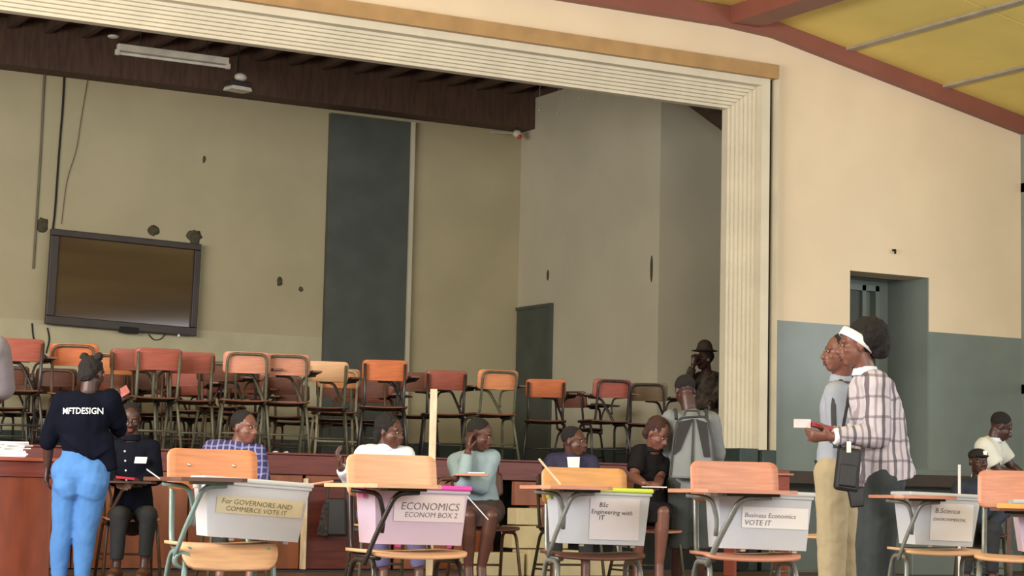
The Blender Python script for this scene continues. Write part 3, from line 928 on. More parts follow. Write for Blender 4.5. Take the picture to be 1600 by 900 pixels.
# ================================================================== PEOPLE
def fuse(g, name, voxel, it=3, disp=0, dsize=.1, fac=.5):
    me = mesh(g, name)
    o = bpy.data.objects.new(name, me); COL.objects.link(o)
    r_ = o.modifiers.new('r', 'REMESH'); r_.mode = 'VOXEL'; r_.voxel_size = voxel; r_.use_smooth_shade = True
    s_ = o.modifiers.new('s', 'SMOOTH'); s_.iterations = it; s_.factor = fac
    if disp:
        tx = bpy.data.textures.get('fold%.2f' % dsize) or bpy.data.textures.new('fold%.2f' % dsize, 'CLOUDS')
        tx.noise_scale = dsize
        d = o.modifiers.new('d', 'DISPLACE'); d.texture = tx; d.strength = disp; d.mid_level = .5
    dg = bpy.context.evaluated_depsgraph_get(); dg.update()
    m2 = bpy.data.meshes.new_from_object(o.evaluated_get(dg))
    m2.name = name
    m2.materials.clear()
    bpy.data.objects.remove(o); bpy.data.meshes.remove(me)
    return m2


def skin(name, c): return mat(name, c, .42, scale=14, amt=.18)
SK1 = skin('deep_brown_skin', (92, 58, 48)); SK2 = skin('dark_brown_skin', (72, 46, 40)); SK3 = skin('warm_brown_skin', (122, 80, 68))
HAIR = mat('black_hair', (28, 24, 24), .9, scale=60, amt=.4, bump=.8)
HAIRR = mat('reddish_hair', (70, 42, 38), .9, scale=60, amt=.4, bump=.8)
EYEW = mat('eye_white', (168, 156, 148), .5); PUP = mat('pupil', (15, 10, 10), .2); LIPS = mat('lips', (120, 66, 62), .5)
SHOE = mat('brown_leather', (92, 60, 46), .5); SHOEB = mat('black_leather', (30, 28, 28), .45)


class Fig:
    def __init__(s, sc, base_px, label, sk, floor=0.):
        s.z0 = F / sc; s.sc = sc; s.sk = sk
        q = at(base_px, hz(base_px), s.z0)
        s.o = Vector((q.x, q.y, floor))
        s.root = empty('person', s.o, 0, label, 'person')
        s.b = G(); s.k = 1.
        s.side = rt.copy()
        s.back = Vector((fw.x, fw.y, 0)).normalized()

    def P(s, px, py, d=0): return at(px, py, s.z0 + d) - s.o

    def head(s, c, f, upv=(0, 0, 1), k=1., hair='short', hm=None, neck=None):
        f = Vector(f).normalized(); Z = Vector(upv); Z = (Z - f * Z.dot(f)).normalized(); X = f.cross(Z)
        fr = (X, f, Z)
        def L(x, y, z): return c + (X * x + f * y + Z * z) * k
        s.L = L; s.fr = fr
        b = s.b
        b.ell(L(0, -.012, .030), .076 * k, .095 * k, .085 * k, fr)
        b.ell(L(0, .022, -.030), .063 * k, .070 * k, .078 * k, fr)
        b.ell(L(0, .048, -.086), .036 * k, .036 * k, .026 * k, fr)
        b.cap(L(0, .088, .012), L(0, .108, -.026), .008 * k, .014 * k, n=10)
        b.ell(L(.014, .098, -.03), .010 * k, .012 * k, .009 * k, fr, 8, 6); b.ell(L(-.014, .098, -.03), .010 * k, .012 * k, .009 * k, fr, 8, 6)
        b.cap(L(-.038, .074, .028), L(.038, .074, .028), .013 * k, .013 * k, n=8)
        b.ell(L(0, .086, -.053), .025 * k, .016 * k, .009 * k, fr, 10, 6); b.ell(L(0, .084, -.068), .022 * k, .016 * k, .009 * k, fr, 10, 6)
        for q in (-1, 1):
            b.ell(L(q * .078, -.008, -.008), .008 * k, .018 * k, .031 * k, fr, 10, 8)
            b.ell(L(q * .040, .060, -.022), .022 * k, .022 * k, .020 * k, fr, 10, 6)
            e = obj('eye', G().ell(L(q * .030, .0835, .007), .0115 * k, .008 * k, .0062 * k, fr, 10, 6), EYEW, s.root, True)
            obj('pupil', G().ell(L(q * .030, .0905, .007), .0062 * k, .004 * k, .0062 * k, fr, 8, 6), PUP, e, True)
        gl = G().ell(L(0, .0985, -.054), .022 * k, .0065 * k, .006 * k, fr, 10, 6).ell(L(0, .0975, -.067), .020 * k, .0065 * k, .007 * k, fr, 10, 6)
        obj('lips', gl, LIPS, s.root, True)
        if neck is not None:
            b.cap(L(0, -.02, -.05), neck, .052 * k, .06 * k)
        hg = G(); hm = hm or HAIR
        if hair == 'short':
            hg.ell(L(0, -.024, .042), .081 * k, .092 * k, .082 * k, fr, 20, 14)
        elif hair == 'bob':
            hg.ell(L(0, -.028, .040), .086 * k, .098 * k, .090 * k, fr, 20, 14); hg.ell(L(0, -.07, -.03), .075 * k, .05 * k, .06 * k, fr)
        elif hair == 'buns':
            hg.ell(L(0, -.024, .040), .082 * k, .094 * k, .084 * k, fr, 20, 14); hg.ell(L(0, -.07, -.02), .07 * k, .045 * k, .05 * k, fr)
            for q in (-1, 1): hg.ell(L(q * .062, -.03, .118), .030 * k, .030 * k, .028 * k, fr, 12, 8)
        elif hair == 'afro':
            hg.ell(L(0, -.075, .055), .108 * k, .115 * k, .105 * k, fr, 24, 16); hg.ell(L(0, -.12, .0), .08 * k, .07 * k, .08 * k, fr)
        if hair:
            m_ = fuse(hg, 'hair', .007, 1, .02 if hair != 'short' else .004, .03)
            obj('hair', m_, hm, s.root)

    def hand(s, w_, d, n, L=.18, curl=.5, thumb=1):
        """palm, four jointed fingers and a thumb; d = pointing direction, n = palm normal (fingers curl towards n)"""
        d = Vector(d).normalized(); n = Vector(n); n = (n - d * n.dot(d)).normalized(); x = d.cross(n)
        b = s.b; q = L / .18
        b.cap(w_, w_ + d * .085 * q, .026 * q, .036 * q, side=x, fl=.5, n=12)
        for i, (fx, fl_) in enumerate(((-.030, .070), (-.010, .080), (.011, .075), (.030, .058))):
            a = w_ + d * .085 * q + x * fx * q
            c1 = curl * (.9 + .1 * i)
            d1 = (d * math.cos(c1 * .7) + n * math.sin(c1 * .7)); d2 = (d * math.cos(c1 * 1.9) + n * math.sin(c1 * 1.9))
            m_ = a + d1 * fl_ * .5 * q
            b.cap(a, m_, .0098 * q, .0092 * q, n=8); b.cap(m_, m_ + d2 * fl_ * .5 * q, .0092 * q, .0078 * q, n=8)
        a = w_ + d * .02 * q - x * .026 * q * thumb
        t1 = (d * .6 - x * .75 * thumb + n * .3).normalized(); t2 = (d * .85 - x * .2 * thumb + n * .5).normalized()
        m_ = a + t1 * .045 * q
        b.cap(a, m_, .0125 * q, .011 * q, n=8); b.cap(m_, m_ + t2 * .032 * q, .0105 * q, .009 * q, n=8)

    def arm(s, sh, el, wr, r=1.):
        s.b.ell(sh, .056 * r, .056 * r, .056 * r)
        s.b.cap(sh, el, .052 * r, .040 * r); s.b.cap(el, el + (wr - el) * .35, .040 * r, .040 * r); s.b.cap(el + (wr - el) * .35, wr, .040 * r, .027 * r)

    def leg(s, hp, kn, an, r=1., toe=None, shoe=SHOEB):
        s.b.cap(hp, kn, .085 * r, .055 * r); s.b.cap(kn, kn + (an - kn) * .35, .054 * r, .056 * r); s.b.cap(kn + (an - kn) * .35, an, .056 * r, .036 * r)
        if toe is not None:
            t = Vector(toe); h = Vector((an.x, an.y, 0)); t.z = 0
            dd = (t - h).normalized()
            s.b.cap(an, h + Vector((0, 0, .04)) + dd * .03, .036, .034)
            s.b.cap(h + dd * .03 + Vector((0, 0, .04)), h + dd * .16 + Vector((0, 0, .028)), .032, .026)
            g = G().cap(h - dd * .035 + Vector((0, 0, .05)), h + dd * .08 + Vector((0, 0, .05)), .046, .048, side=dd.cross(Vector((0, 0, 1))), fl=.95)
            g.cap(h + dd * .06 + Vector((0, 0, .038)), h + dd * .185 + Vector((0, 0, .030)), .046, .036, side=dd.cross(Vector((0, 0, 1))), fl=.75)
            for v in g.v: v.z = max(v.z, .004)
            obj('shoe', fuse(g, 'shoe', .008, 2), shoe, s.root)

    def torso(s, hl, hr, sl, sr, nk, wd=.15, waist=.125, fl=.68):
        hc, shc = (hl + hr) / 2, (sl + sr) / 2
        side = (sr - sl).normalized()
        s.side = side
        b = s.b
        b.cap(hl + (hc - hl) * .3, hr + (hc - hr) * .3, .10, .10)
        mid = hc.lerp(shc, .45)
        b.cap(hc, mid, waist * 1.1, waist, side=side, fl=fl)
        b.cap(mid, hc.lerp(shc, .82), waist, wd, side=side, fl=fl)
        b.cap(sl.lerp(shc, .25), sr.lerp(shc, .25), .062, .062)
        b.cap(shc, nk, .07, .056)

    def done(s, voxel=.0085):
        o = obj('body', fuse(s.b, 'body', voxel, 2, fac=.4), s.sk, s.root)
        return o

    def cloth(s, name, g, m_, disp=.014, voxel=.010, it=3, size=.09):
        return obj(name, fuse(g, name, voxel, it, disp, size), m_, s.root)

    def shirt_geo(s, hl, hr, sl, sr, nk, wd=.15, waist=.125, fl=.68, inf=.014, hem=None):
        g = G()
        hc, shc = (hl + hr) / 2, (sl + sr) / 2
        side = (sr - sl).normalized()
        mid = hc.lerp(shc, .45)
        if hem is None: hem = hc
        g.cap(hem, mid, waist * 1.15 + inf + .01, waist + inf + .005, side=side, fl=fl + .07, ca=False)
        g.cap(mid, hc.lerp(shc, .82), waist + inf, wd + inf, side=side, fl=fl + .04)
        g.cap(sl.lerp(shc, .2), sr.lerp(shc, .2), .066 + inf * .6, .066 + inf * .6)
        g.cap(shc, shc.lerp(nk, .75), .078 + inf, .060 + inf * .3, cb=False)
        return g


def sleeve(g, sh, el, to=None, r=1., inf=.012):
    """long sleeve to point 'to' on the forearm (fraction if float), short if to is None"""
    if to is None:
        g.cap(sh, sh.lerp(el, .75), .062 * r + inf, .058 * r + inf, cb=False)
    else:
        g.cap(sh, el, .058 * r + inf, .046 * r + inf); g.cap(el, to, .046 * r + inf, .032 * r + inf, cb=False)


def cuboid(name, c, hx, hy, hz_, m_, bev=.002):
    return obj(name, G().obox(c, hx, hy, hz_), m_, bevel=bev)


Rt = r0; Bk = Vector((math.sin(YAW), math.cos(YAW), 0)); Up = Vector((0, 0, 1))
DENIM = mat('blue_denim', (74, 126, 192), .9, scale=9, amt=.18, bump=.1, stretch=(1, 1, .5))
NAVYT = mat('black_navy_jersey', (16, 19, 32), .95, amt=.2, spec=.08)
DARKC = mat('black_trousers', (44, 46, 50), .85, amt=.2)

# --- 1 standing woman, seen from behind
f = Fig(228, 122, 'person seen from behind in black lettered T-shirt and bright blue jeans at left', SK2)
P = f.P
sl, sr, nk = P(97, 628), P(171, 626), P(138, 612, -.01)
hl, hr = P(105, 748), P(144, 748)
f.torso(hl, hr, sl, sr, nk, .165, .13)
el, wl = P(76, 682, .02), P(74, 729, .06)
f.arm(sl, el, wl); f.hand(wl, (-.02, 0, -1), Rt, curl=.35)
er, wr = P(186, 672, .16), P(184, 628, .33)
f.arm(sr, er, wr); f.hand(wr, Up * 1 + Rt * .15 + Bk * .2, -Rt * .6 + Bk, curl=.7)
kl, al, kr, ar = P(98, 828, -.02), P(92, 897, .03), P(134, 828, -.02), P(128, 897, .03)
f.leg(hl, kl, al, 1, al + Bk * .2); f.leg(hr, kr, ar, 1, ar + Bk * .2)
f.head(P(144, 584, .02), Bk * 1 + Rt * .45 - Up * .15, k=.98, hair='buns', neck=nk)
f.done()
g = G()
g.cap(P(108, 738), P(142, 738), .125, .13); g.cap(P(106, 756, -.03), P(108, 762, -.03), .105, .1); g.cap(P(146, 752, -.03), P(143, 764, -.03), .115, .105)
g.cap(P(124, 735), P(124, 702), .145, .118, side=Rt, fl=.8, cb=False)
g.cap(P(104, 760), P(98, 828), .100, .076); g.cap(P(98, 828), P(94, 852), .076, .072); g.cap(P(94, 852), P(92, 903), .072, .052, cb=False)
g.cap(P(144, 760), P(134, 828), .112, .078); g.cap(P(134, 828), P(131, 852), .078, .074); g.cap(P(131, 852), P(128, 903), .074, .052, cb=False)
f.cloth('jeans', g, DENIM, .012, .009, 7)
g = f.shirt_geo(hl, hr, sl, sr, nk, .17, .135, hem=P(124, 700))
sleeve(g, sl, P(75, 690, .02), P(75, 691, .02), 1.1); sleeve(g, sr, er, None, 1.2)
g.cap(sr, er, .07, .058)
g.cap(P(120, 660), P(158, 712), .15, .12, side=Rt, fl=.75, cb=False); g.cap(P(156, 690), P(172, 736), .10, .055, side=Rt, fl=.8, cb=False)
tee = f.cloth('t_shirt', g, NAVYT, .014, .010)
# lettering across the back, laid on the shirt surface
vs, fs = text_geo('MFTDESIGN', .072, .0010)
w_ = max(v.x for v in vs)
dg = bpy.context.evaluated_depsgraph_get(); dg.update()
from mathutils.bvhtree import BVHTree
tree = BVHTree.FromPolygons([v.co for v in tee.data.vertices], [tuple(p.vertices) for p in tee.data.polygons])
out = []
c0_ = P(82, 644, -.4)
for v in vs:
    q = c0_ + rt * (v.x * (.275 / w_)) + up * v.y * .85
    hit = tree.ray_cast(q, Bk)
    out.append((hit[0] if hit[0] else q + Bk * .25) - Bk * .009)
obj('lettering', G().add(out, fs), mat('white_print', (235, 240, 240), .6, amt=.03), f.root)
q = f.o + P(190, 612, .34)
ax = (Rt * .8 + Up * .5).normalized(); ay = (Up * .8 - Rt * .5).normalized()
o = cuboid('red_card', q + Up * .0 + Rt * .01, ax * .042, ay * .030, Bk * .004, mat('pink_red_card', (214, 120, 116), .5, scale=30, amt=.4)); tag(o, 'pinkish red card held up beside the standing woman', 'card')

# --- generic seated figure
def seated(sc, base, label, sk, sh, el, wr, hips, knees, ankles, neck, headc, look, shirtm, trm, hair='short', long=True, hands=None, nb=None, skirt=False, hm=None, legm=None, floor=0, toes=None, shoe=SHOEB, k=1., upv=(0, 0, 1), jacket=None, wd=.15):
    f = Fig(sc, base, label, sk, floor)
    P = f.P
    sl, sr = P(*sh[0]), P(*sh[1]); nk = P(*neck)
    hl, hr = P(*hips[0]), P(*hips[1])
    f.torso(hl, hr, sl, sr, nk, wd)
    E = [P(*e) for e in el]; W = [P(*w1) for w1 in wr]
    for i in (0, 1):
        f.arm((sl, sr)[i], E[i], W[i])
        hd = hands[i] if hands else ((W[i] - E[i]).normalized(), -Up, .5)
        f.hand(W[i], hd[0], hd[1], curl=hd[2])
    K = [P(*e) for e in knees]; A = [P(*e) for e in ankles]
    for i in (0, 1):
        f.leg((hl, hr)[i], K[i], A[i], .95, A[i] + (toes or -Bk) * .2, shoe)
    f.head(P(*headc), look, upv, k, hair, hm, nk)
    f.done()
    g = f.shirt_geo(hl, hr, sl, sr, nk, wd)
    for i in (0, 1):
        s_ = (sl, sr)[i]
        if long: sleeve(g, s_, E[i], E[i].lerp(W[i], .9))
        else: sleeve(g, s_, E[i])
    f.cloth('shirt', g, shirtm, .014)
    g = G()
    g.cap(hl, hr, .115, .115)
    for i in (0, 1):
        g.cap((hl, hr)[i], K[i], .098, .070, cb=not skirt)
        if not skirt:
            g.cap(K[i], A[i].lerp(K[i], .08), .070, .050, cb=False)
    if skirt: g.cap((hl + hr) / 2, (K[0] + K[1]) / 2, .15, .135, side=f.side, fl=.6, cb=False)
    f.cloth('skirt' if skirt else 'trousers', g, trm, .012)
    # collar ring
    cg = G().cap(nk - Up * .03, nk + Up * .022, .074, .060, cb=False, ca=False)
    f.cloth('collar', cg, jacket or shirtm, .0, .008, 1)
    return f

D1 = mat('dark_navy_shirt', (22, 24, 36), .9, amt=.2, spec=.1)
f = seated(205, 205, 'seated person in dark button-up shirt with white name badge, behind the standing woman', SK2,
    [(181, 700, 0), (237, 700, 0)], [(172, 748, -.05), (243, 748, -.02)], [(183, 752, -.26), (212, 754, -.28)], [(190, 810, .05), (224, 810, .05)],
    [(186, 805, -.42), (232, 805, -.40)], [(182, 880, -.42), (226, 874, -.38)], (206, 683, -.02), (203, 655, -.03), -Bk + Rt * .25 - Up * .3, D1, DARKC, toes=-Bk + Rt * .0, shoe=SHOE)
for i in range(4): obj('button', G().ell(f.P(195 + i * .8, 705 + i * 15, -.135), .008, .005, .008, nu=8, nv=6), WHITEP, f.root)
obj('name_badge', G().obox(f.P(220, 719, -.145), Rt * .045, -Bk * .004, Up * .024 + Rt * .004), WHITEP, f.root)
q = f.o + f.P(197, 747, -.40)
tag(cuboid('red_phone', q, (Rt - Up * .08) * .07, Up * .009, Bk * .035, mat('crimson_plastic', (190, 30, 60), .3)), 'crimson phone lying in the hands of the seated man with the badge', 'phone')

PL3 = plaid('purple_blue_plaid', (54, 50, 98), (140, 142, 188), 24, 22, .26, .26)
seated(221, 365, 'seated person in purple and blue plaid shirt, shaved head turned right', SK3,
    [(330, 702, 0), (402, 708, .0)], [(322, 750, -.05), (410, 752, -.04)], [(350, 775, -.3), (385, 775, -.3)], [(350, 800, .05), (386, 800, .05)],
    [(345, 800, -.4), (392, 800, -.4)], [(345, 885, -.4), (392, 885, -.4)], (374, 694, 0), (382, 668, -.01), Rt * .9 - Bk * .55 - Up * .1, PL3, DARKC)
WS = mat('white_blouse', (222, 228, 238), .75, amt=.08)
PURP = mat('purple_grey_cloth', (92, 88, 128), .8, amt=.2)
seated(221, 598, 'seated person in white blouse with dark cropped hair, face turned right', SK1,
    [(568, 710, 0), (634, 712, 0)], [(548, 752, -.05), (650, 760, -.05)], [(532, 730, -.22), (640, 790, -.25)], [(582, 805, .05), (618, 805, .05)],
    [(585, 800, -.42), (640, 800, -.42)], [(600, 892, -.40), (655, 892, -.40)], (604, 698, -.01), (609, 675, -.02), Rt * .9 - Bk * .5 - Up * .15, WS, PURP, hair='bob', hands=[(Up + Rt * -.3, Rt, .5), (-Up, Bk, .4)])
LB = mat('pale_blue_blouse', (150, 172, 182), .8, amt=.12)
BRS = mat('dark_brown_skirt', (66, 46, 46), .8, amt=.2)
f = seated(215, 748, 'seated person in pale blue blouse and brown skirt, resting head on one hand', SK1,
    [(712, 722, -.02), (768, 716, .02)], [(722, 757, -.24), (752, 762, -.08)], [(731, 706, -.14), (712, 748, -.27)], [(733, 798, .05), (765, 798, .05)],
    [(733, 806, -.40), (768, 806, -.38)], [(732, 886, -.36), (752, 886, -.34)], (746, 706, 0), (749, 680, -.02), Rt * .95 - Bk * .3 - Up * .35, LB, BRS, skirt=True,
    hands=[(Up + Rt * .05 + Bk * .1, Rt + Bk * .4, .5), (-Rt - Up * .05, -Up, .4)], upv=(.25, 0, 1), toes=-Bk + Rt * .3, shoe=SHOE)
# her tablet with papers
q = f.o + f.P(738, 742, -.36)
o = cuboid('clip_board', q, Rt * .115, Bk * .13, Up * .008, W_PINK); tag(o, 'small wooden writing board in front of the woman in pale blue', 'board')
o = cuboid('paper_sheet', q + Up * .014 + Rt * .03, Rt * .06, Bk * .09, Up * .004, WHITEP); tag(o, 'white paper on the writing board of the woman in pale blue', 'paper')
def rod(name, a, b_, r, m_, label, cat):
    o = obj(name, G().tube([a, b_], r, 6), m_); tag(o, label, cat); return o
obj('lanyard', G().tube([at(727, 772, 14.42) - f.o, at(763, 812, 14.45) - f.o], .004, 6), WHITEP, f.root)
NV = mat('navy_jacket', (44, 42, 74), .75, amt=.2)
f = seated(208, 890, 'seated person in navy jacket over a white shirt, smiling to the right', SK1,
    [(864, 722, 0), (922, 724, 0)], [(852, 762, -.05), (930, 765, -.04)], [(870, 780, -.3), (910, 782, -.3)], [(874, 805, .05), (908, 805, .05)],
    [(868, 805, -.42), (915, 805, -.42)], [(868, 882, -.42), (915, 882, -.42)], (893, 711, 0), (897, 690, -.02), Rt * .9 - Bk * .5 - Up * .05, NV, DARKC, k=.95)
g = G().prism([f.P(886, 714, -.13), f.P(906, 714, -.12), f.P(904, 752, -.19), f.P(890, 752, -.19)], Bk * .05)
obj('shirt_front', g, WS, f.root)
BKD = mat('black_dress', (34, 32, 34), .9, amt=.2, spec=.1)
seated(205, 1008, 'seated person in black dress leaning forward, hidden behind the backpack wearer', SK3,
    [(1000, 708, -.02), (1040, 712, .08)], [(990, 745, -.12), (1030, 750, -.05)], [(1006, 755, -.3), (1028, 757, -.3)], [(1000, 800, .1), (1030, 800, .1)],
    [(1000, 800, -.35), (1036, 800, -.3)], [(996, 882, -.3), (1030, 882, -.3)], (1022, 700, -.03), (1028, 678, -.08), Rt * .6 - Bk * .6 - Up * .5, BKD, BKD, hair='bob', hm=HAIRR, skirt=True, long=False,
    hands=[(Rt, -Up, .5), (-Rt * .3 - Bk, -Up, .5)])
o = cuboid('paper_sheet', at(1022, 761, 15.15), Rt * .09, Bk * .07, Up * .004, WHITEP); tag(o, 'white papers under the hands of the woman in black', 'paper')

# --- backpack wearer
GR = mat('grey_sweater', (132, 138, 140), .85, amt=.12)
DG = mat('dark_green_grey_trousers', (62, 68, 66), .85, amt=.2)
f = Fig(205, 1078, 'standing person with grey top and dark-panelled backpack, seen from behind', SK2)
P = f.P
sl, sr, nk = P(1048, 655), P(1110, 657), P(1076, 636, .02)
hl, hr = P(1064, 758), P(1095, 758)
f.torso(hl, hr, sl, sr, nk, .16, .13)
el, wl = P(1036, 708, .03), P(1030, 738, .22); er, wr = P(1121, 708, .03), P(1118, 742, .2)
f.arm(sl, el, wl); f.hand(wl, Bk, -Up); f.arm(sr, er, wr); f.hand(wr, Bk - Up * .3, -Rt)
kl, al, kr, ar = P(1061, 838), P(1056, 903, .03), P(1096, 838), P(1092, 903, .03)
f.leg(hl, kl, al, 1, al + Bk * .2); f.leg(hr, kr, ar, 1, ar + Bk * .2)
f.head(P(1070, 611, .08), Bk + Rt * -.3 - Up * .55, k=.97, hair='short', neck=nk)
f.done()
g = f.shirt_geo(hl, hr, sl, sr, nk, .165, .14, hem=P(1080, 768))
sleeve(g, sl, el, el.lerp(wl, .85), 1.1); sleeve(g, sr, er, er.lerp(wr, .85), 1.1)
f.cloth('sweater', g, GR, .014)
g = G().cap(hl, hr, .12, .12)
g.cap(hl, kl, .105, .085); g.cap(kl, P(1060, 856), .085, .085, cb=False); g.cap(hr, kr, .105, .085); g.cap(kr, P(1095, 856), .085, .085, cb=False)
f.cloth('long_shorts', g, DG, .012)
# backpack hangs on the wearer: its own thing
bp0 = f.o + P(1080, 700, -.20)
bp = empty('backpack', bp0, -YAW, 'grey backpack with two dark slanted panels on the standing person', 'backpack')
DKP = mat('dark_mesh_fabric', (52, 50, 52), .8, amt=.3); BPG = mat('grey_backpack_fabric', (134, 140, 142), .8, amt=.1); PIP = mat('dark_piping', (58, 60, 64), .6)
sc_ = 1 / 208.
def bpP(px, py, d=0): return Vector(((px - 1080) * sc_, d, (700 - py) * sc_))
shp = [(1048, 748), (1052, 690), (1058, 662), (1068, 650), (1096, 650), (1106, 658), (1112, 690), (1116, 748)]
obj('bag_body', G().prism([bpP(a, b_, -.05) for a, b_ in shp], (0, .11, 0)), BPG, bp, bevel=.02)
obj('dark_panel', G().prism([bpP(a, b_, -.062) for a, b_ in ((1052, 712), (1059, 660), (1081, 655), (1062, 704))], (0, .014, 0)), DKP, bp, bevel=.003)
obj('dark_panel', G().prism([bpP(a, b_, -.062) for a, b_ in ((1086, 655), (1103, 660), (1109, 714), (1099, 714))], (0, .014, 0)), DKP, bp, bevel=.003)
obj('centre_seam', G().prism([bpP(a, b_, -.060) for a, b_ in ((1081, 655), (1083, 655), (1083, 745), (1078, 745))], (0, .012, 0)), PIP, bp)
obj('piping', G().tube(fillet([bpP(1046, 745, -.055), bpP(1051, 690, -.055), bpP(1057, 654, -.055), bpP(1104, 650, -.055), bpP(1113, 690, -.055), bpP(1117, 745, -.055)], .05), .008), PIP, bp)
obj('grab_loop', G().tube(fillet([bpP(1068, 650, -.02), bpP(1070, 642, -.02), bpP(1090, 642, -.02), bpP(1092, 650, -.02)], .03), .008), PIP, bp)
for a in (1056, 1104): obj('shoulder_strap', G().tube(fillet([bpP(a, 655, 0), bpP(a, 640, .06), bpP(a, 640, .2), bpP(a, 665, .32)], .06), .014), PIP, bp)

# --- hatted person on the stage
CAMO = mat('brown_camouflage_cloth', (88, 76, 62), .85, c2=(46, 40, 34), scale=16)
f = seated(141, 1106, 'person in brown camouflage and brimmed hat on the stage, one arm raised', SK2,
    [(1094, 590, -.02), (1117, 590, .05)], [(1071, 606, -.12), (1124, 618, -.05)], [(1083, 572, -.2), (1110, 630, -.2)], [(1098, 650, .05), (1118, 650, .05)],
    [(1090, 650, -.38), (1118, 650, -.38)], [(1090, 706, -.38), (1118, 706, -.38)], (1104, 582, 0), (1101, 562, -.03), -Rt * .8 - Bk * .5, CAMO, CAMO, hands=[(Up + Rt * .15, Bk, .6), (-Up, Bk, .4)], floor=SZ)
c = f.P(1101, 549, -.02)
HATM = mat('brown_hat_felt', (70, 58, 46), .85, amt=.3)
hb = obj('hat', fuse(G().cap(c + Up * .0, c + Up * .045, .105, .088, ca=False, cb=True).ell(c + Up * .005, .155, .155, .012), 'hat', .009, 2), HATM, f.root)
# --- man behind the plaid woman
GS = mat('grey_blue_shirt', (158, 166, 182), .8, amt=.1)
KH = mat('beige_trousers', (178, 164, 134), .85, amt=.1)
f = Fig(260, 1310, 'standing person in grey-blue shirt and beige trousers, facing left behind the plaid shirt', SK3)
P = f.P
sl, sr, nk = P(1306, 614, -.15), P(1318, 612, .18), P(1314, 592, 0)
hl, hr = P(1300, 738, -.09), P(1306, 738, .10)
f.torso(hl, hr, sl, sr, nk, .16, .135)
el, wl = P(1302, 682, -.2), P(1322, 700, -.22); er, wr = P(1302, 680, .22), P(1278, 690, .1)
el = P(1310, 682, -.2); er = P(1312, 682, .22); wr = P(1300, 700, .12)
f.arm(sl, el, wl); f.hand(wl, Rt - Up * .2, Bk); f.arm(sr, er, wr); f.hand(wr, -Rt * .3 + Up * .2, -Up)
kl, al, kr, ar = P(1300, 842, -.09), P(1300, 942, -.09), P(1322, 842, .1), P(1326, 942, .1)
f.leg(hl, kl, al, 1, al - Rt * .2); f.leg(hr, kr, ar, 1, ar - Rt * .2)
f.head(P(1313, 552, -.02), -Rt - Bk * .12, k=1.02, hair='short', neck=nk)
f.done()
g = f.shirt_geo(hl, hr, sl, sr, nk, .155, .13, fl=.62, hem=P(1305, 742))
sleeve(g, sl, el, el.lerp(wl, .9), 1.05); sleeve(g, sr, er, er.lerp(wr, .9), 1.05)
f.cloth('shirt', g, GS, .014)
obj('collar', fuse(G().cap(nk - Up * .02, nk + Up * .03, .074, .062, ca=False, cb=False), 'collar', .008, 1), GS, f.root)
g = G().cap(hl, hr, .108, .108).cap(P(1303, 720), P(1303, 750), .135, .135, side=Bk, fl=.75)
for (h_, k_, a_) in ((hl, kl, al), (hr, kr, ar)):
    g.cap(h_, k_, .108, .092); g.cap(k_, a_ - Up * .02, .090, .075, cb=False)
f.cloth('trousers', g, KH, .016)
obj('shoulder_strap', G().tube(fillet([P(1314, 596, -.06), P(1303, 606, -.19), P(1302, 650, -.235), P(1306, 700, -.24)], .05), .017), PIP, f.root)
obj('belt', fuse(G().cap(P(1303, 719), P(1303, 725), .142, .142, side=Bk, fl=.82, ca=False, cb=False), 'belt', .008, 1), SHOEB, f.root)

# --- plaid woman
PLW = plaid('white_grey_plaid', (190, 186, 196), (78, 68, 80), 13, 9, .22, .12, (132, 116, 126), .16)
f = Fig(280, 1370, 'standing person in white and grey plaid shirt with white headband, holding a red booklet', SK3)
P = f.P
sl, sr, nk = P(1368, 600, -.14), P(1352, 598, .16), P(1352, 582, 0)
hl, hr = P(1382, 752, -.09), P(1376, 752, .10)
f.torso(hl, hr, sl, sr, nk, .155, .14)
el, wl = P(1374, 680, -.19), P(1300, 682, -.24); er, wr = P(1350, 680, .16), P(1292, 680, .0)
f.arm(sl, el, wl); f.hand(wl, -Rt - Up * .02, Up * .5 + Bk, curl=.6); f.arm(sr, er, wr); f.hand(wr, -Rt + Up * .1 - Bk * .2, Up, curl=.6)
kl, al, kr, ar = P(1372, 858, -.09), P(1376, 958, -.09), P(1362, 858, .1), P(1366, 958, .1)
f.leg(hl, kl, al, 1.05, al - Rt * .2); f.leg(hr, kr, ar, 1.05, ar - Rt * .2)
f.head(P(1338, 541, 0), -Rt - Bk * .06 - Up * .08, k=1.02, hair='afro', neck=nk)
f.done(.008)
L, fr = f.L, f.fr
hbv, hbf = [], []
for i in range(40):
    t = 2 * math.pi * i / 40
    for (o1, o2) in ((0, -.024), (0, .024), (.006, .024), (.006, -.024)):
        a_, b2_ = (.085 + o1) * math.cos(t), (.099 + o1) * math.sin(t)
        hbv.append(L(a_, -.008 + .80 * b2_ - .60 * o2, .032 + .60 * b2_ + .80 * o2))
    for k in range(4): hbf.append((i * 4 + k, i * 4 + (k + 1) % 4, ((i + 1) % 40) * 4 + (k + 1) % 4, ((i + 1) % 40) * 4 + k))
obj('headband', G().add(hbv, hbf), mat('white_headband', (240, 240, 242), .7, amt=.03), f.root, True)
g = f.shirt_geo(hl, hr, sl, sr, nk, .165, .155, fl=.75, inf=.02, hem=P(1386, 752))
g.cap(P(1370, 640), P(1392, 745), .150, .125, side=Rt, fl=1., cb=False)
sleeve(g, sl, el, el.lerp(wl, .9), 1.25); sleeve(g, sr, er, er.lerp(wr, .9), 1.2)
f.cloth('plaid_shirt', g, PLW, .03, .010, 3, .11)
obj('collar', fuse(G().cap(nk - Up * .02, nk + Up * .035, .078, .064, ca=False, cb=False), 'collar', .008, 1), WS, f.root)
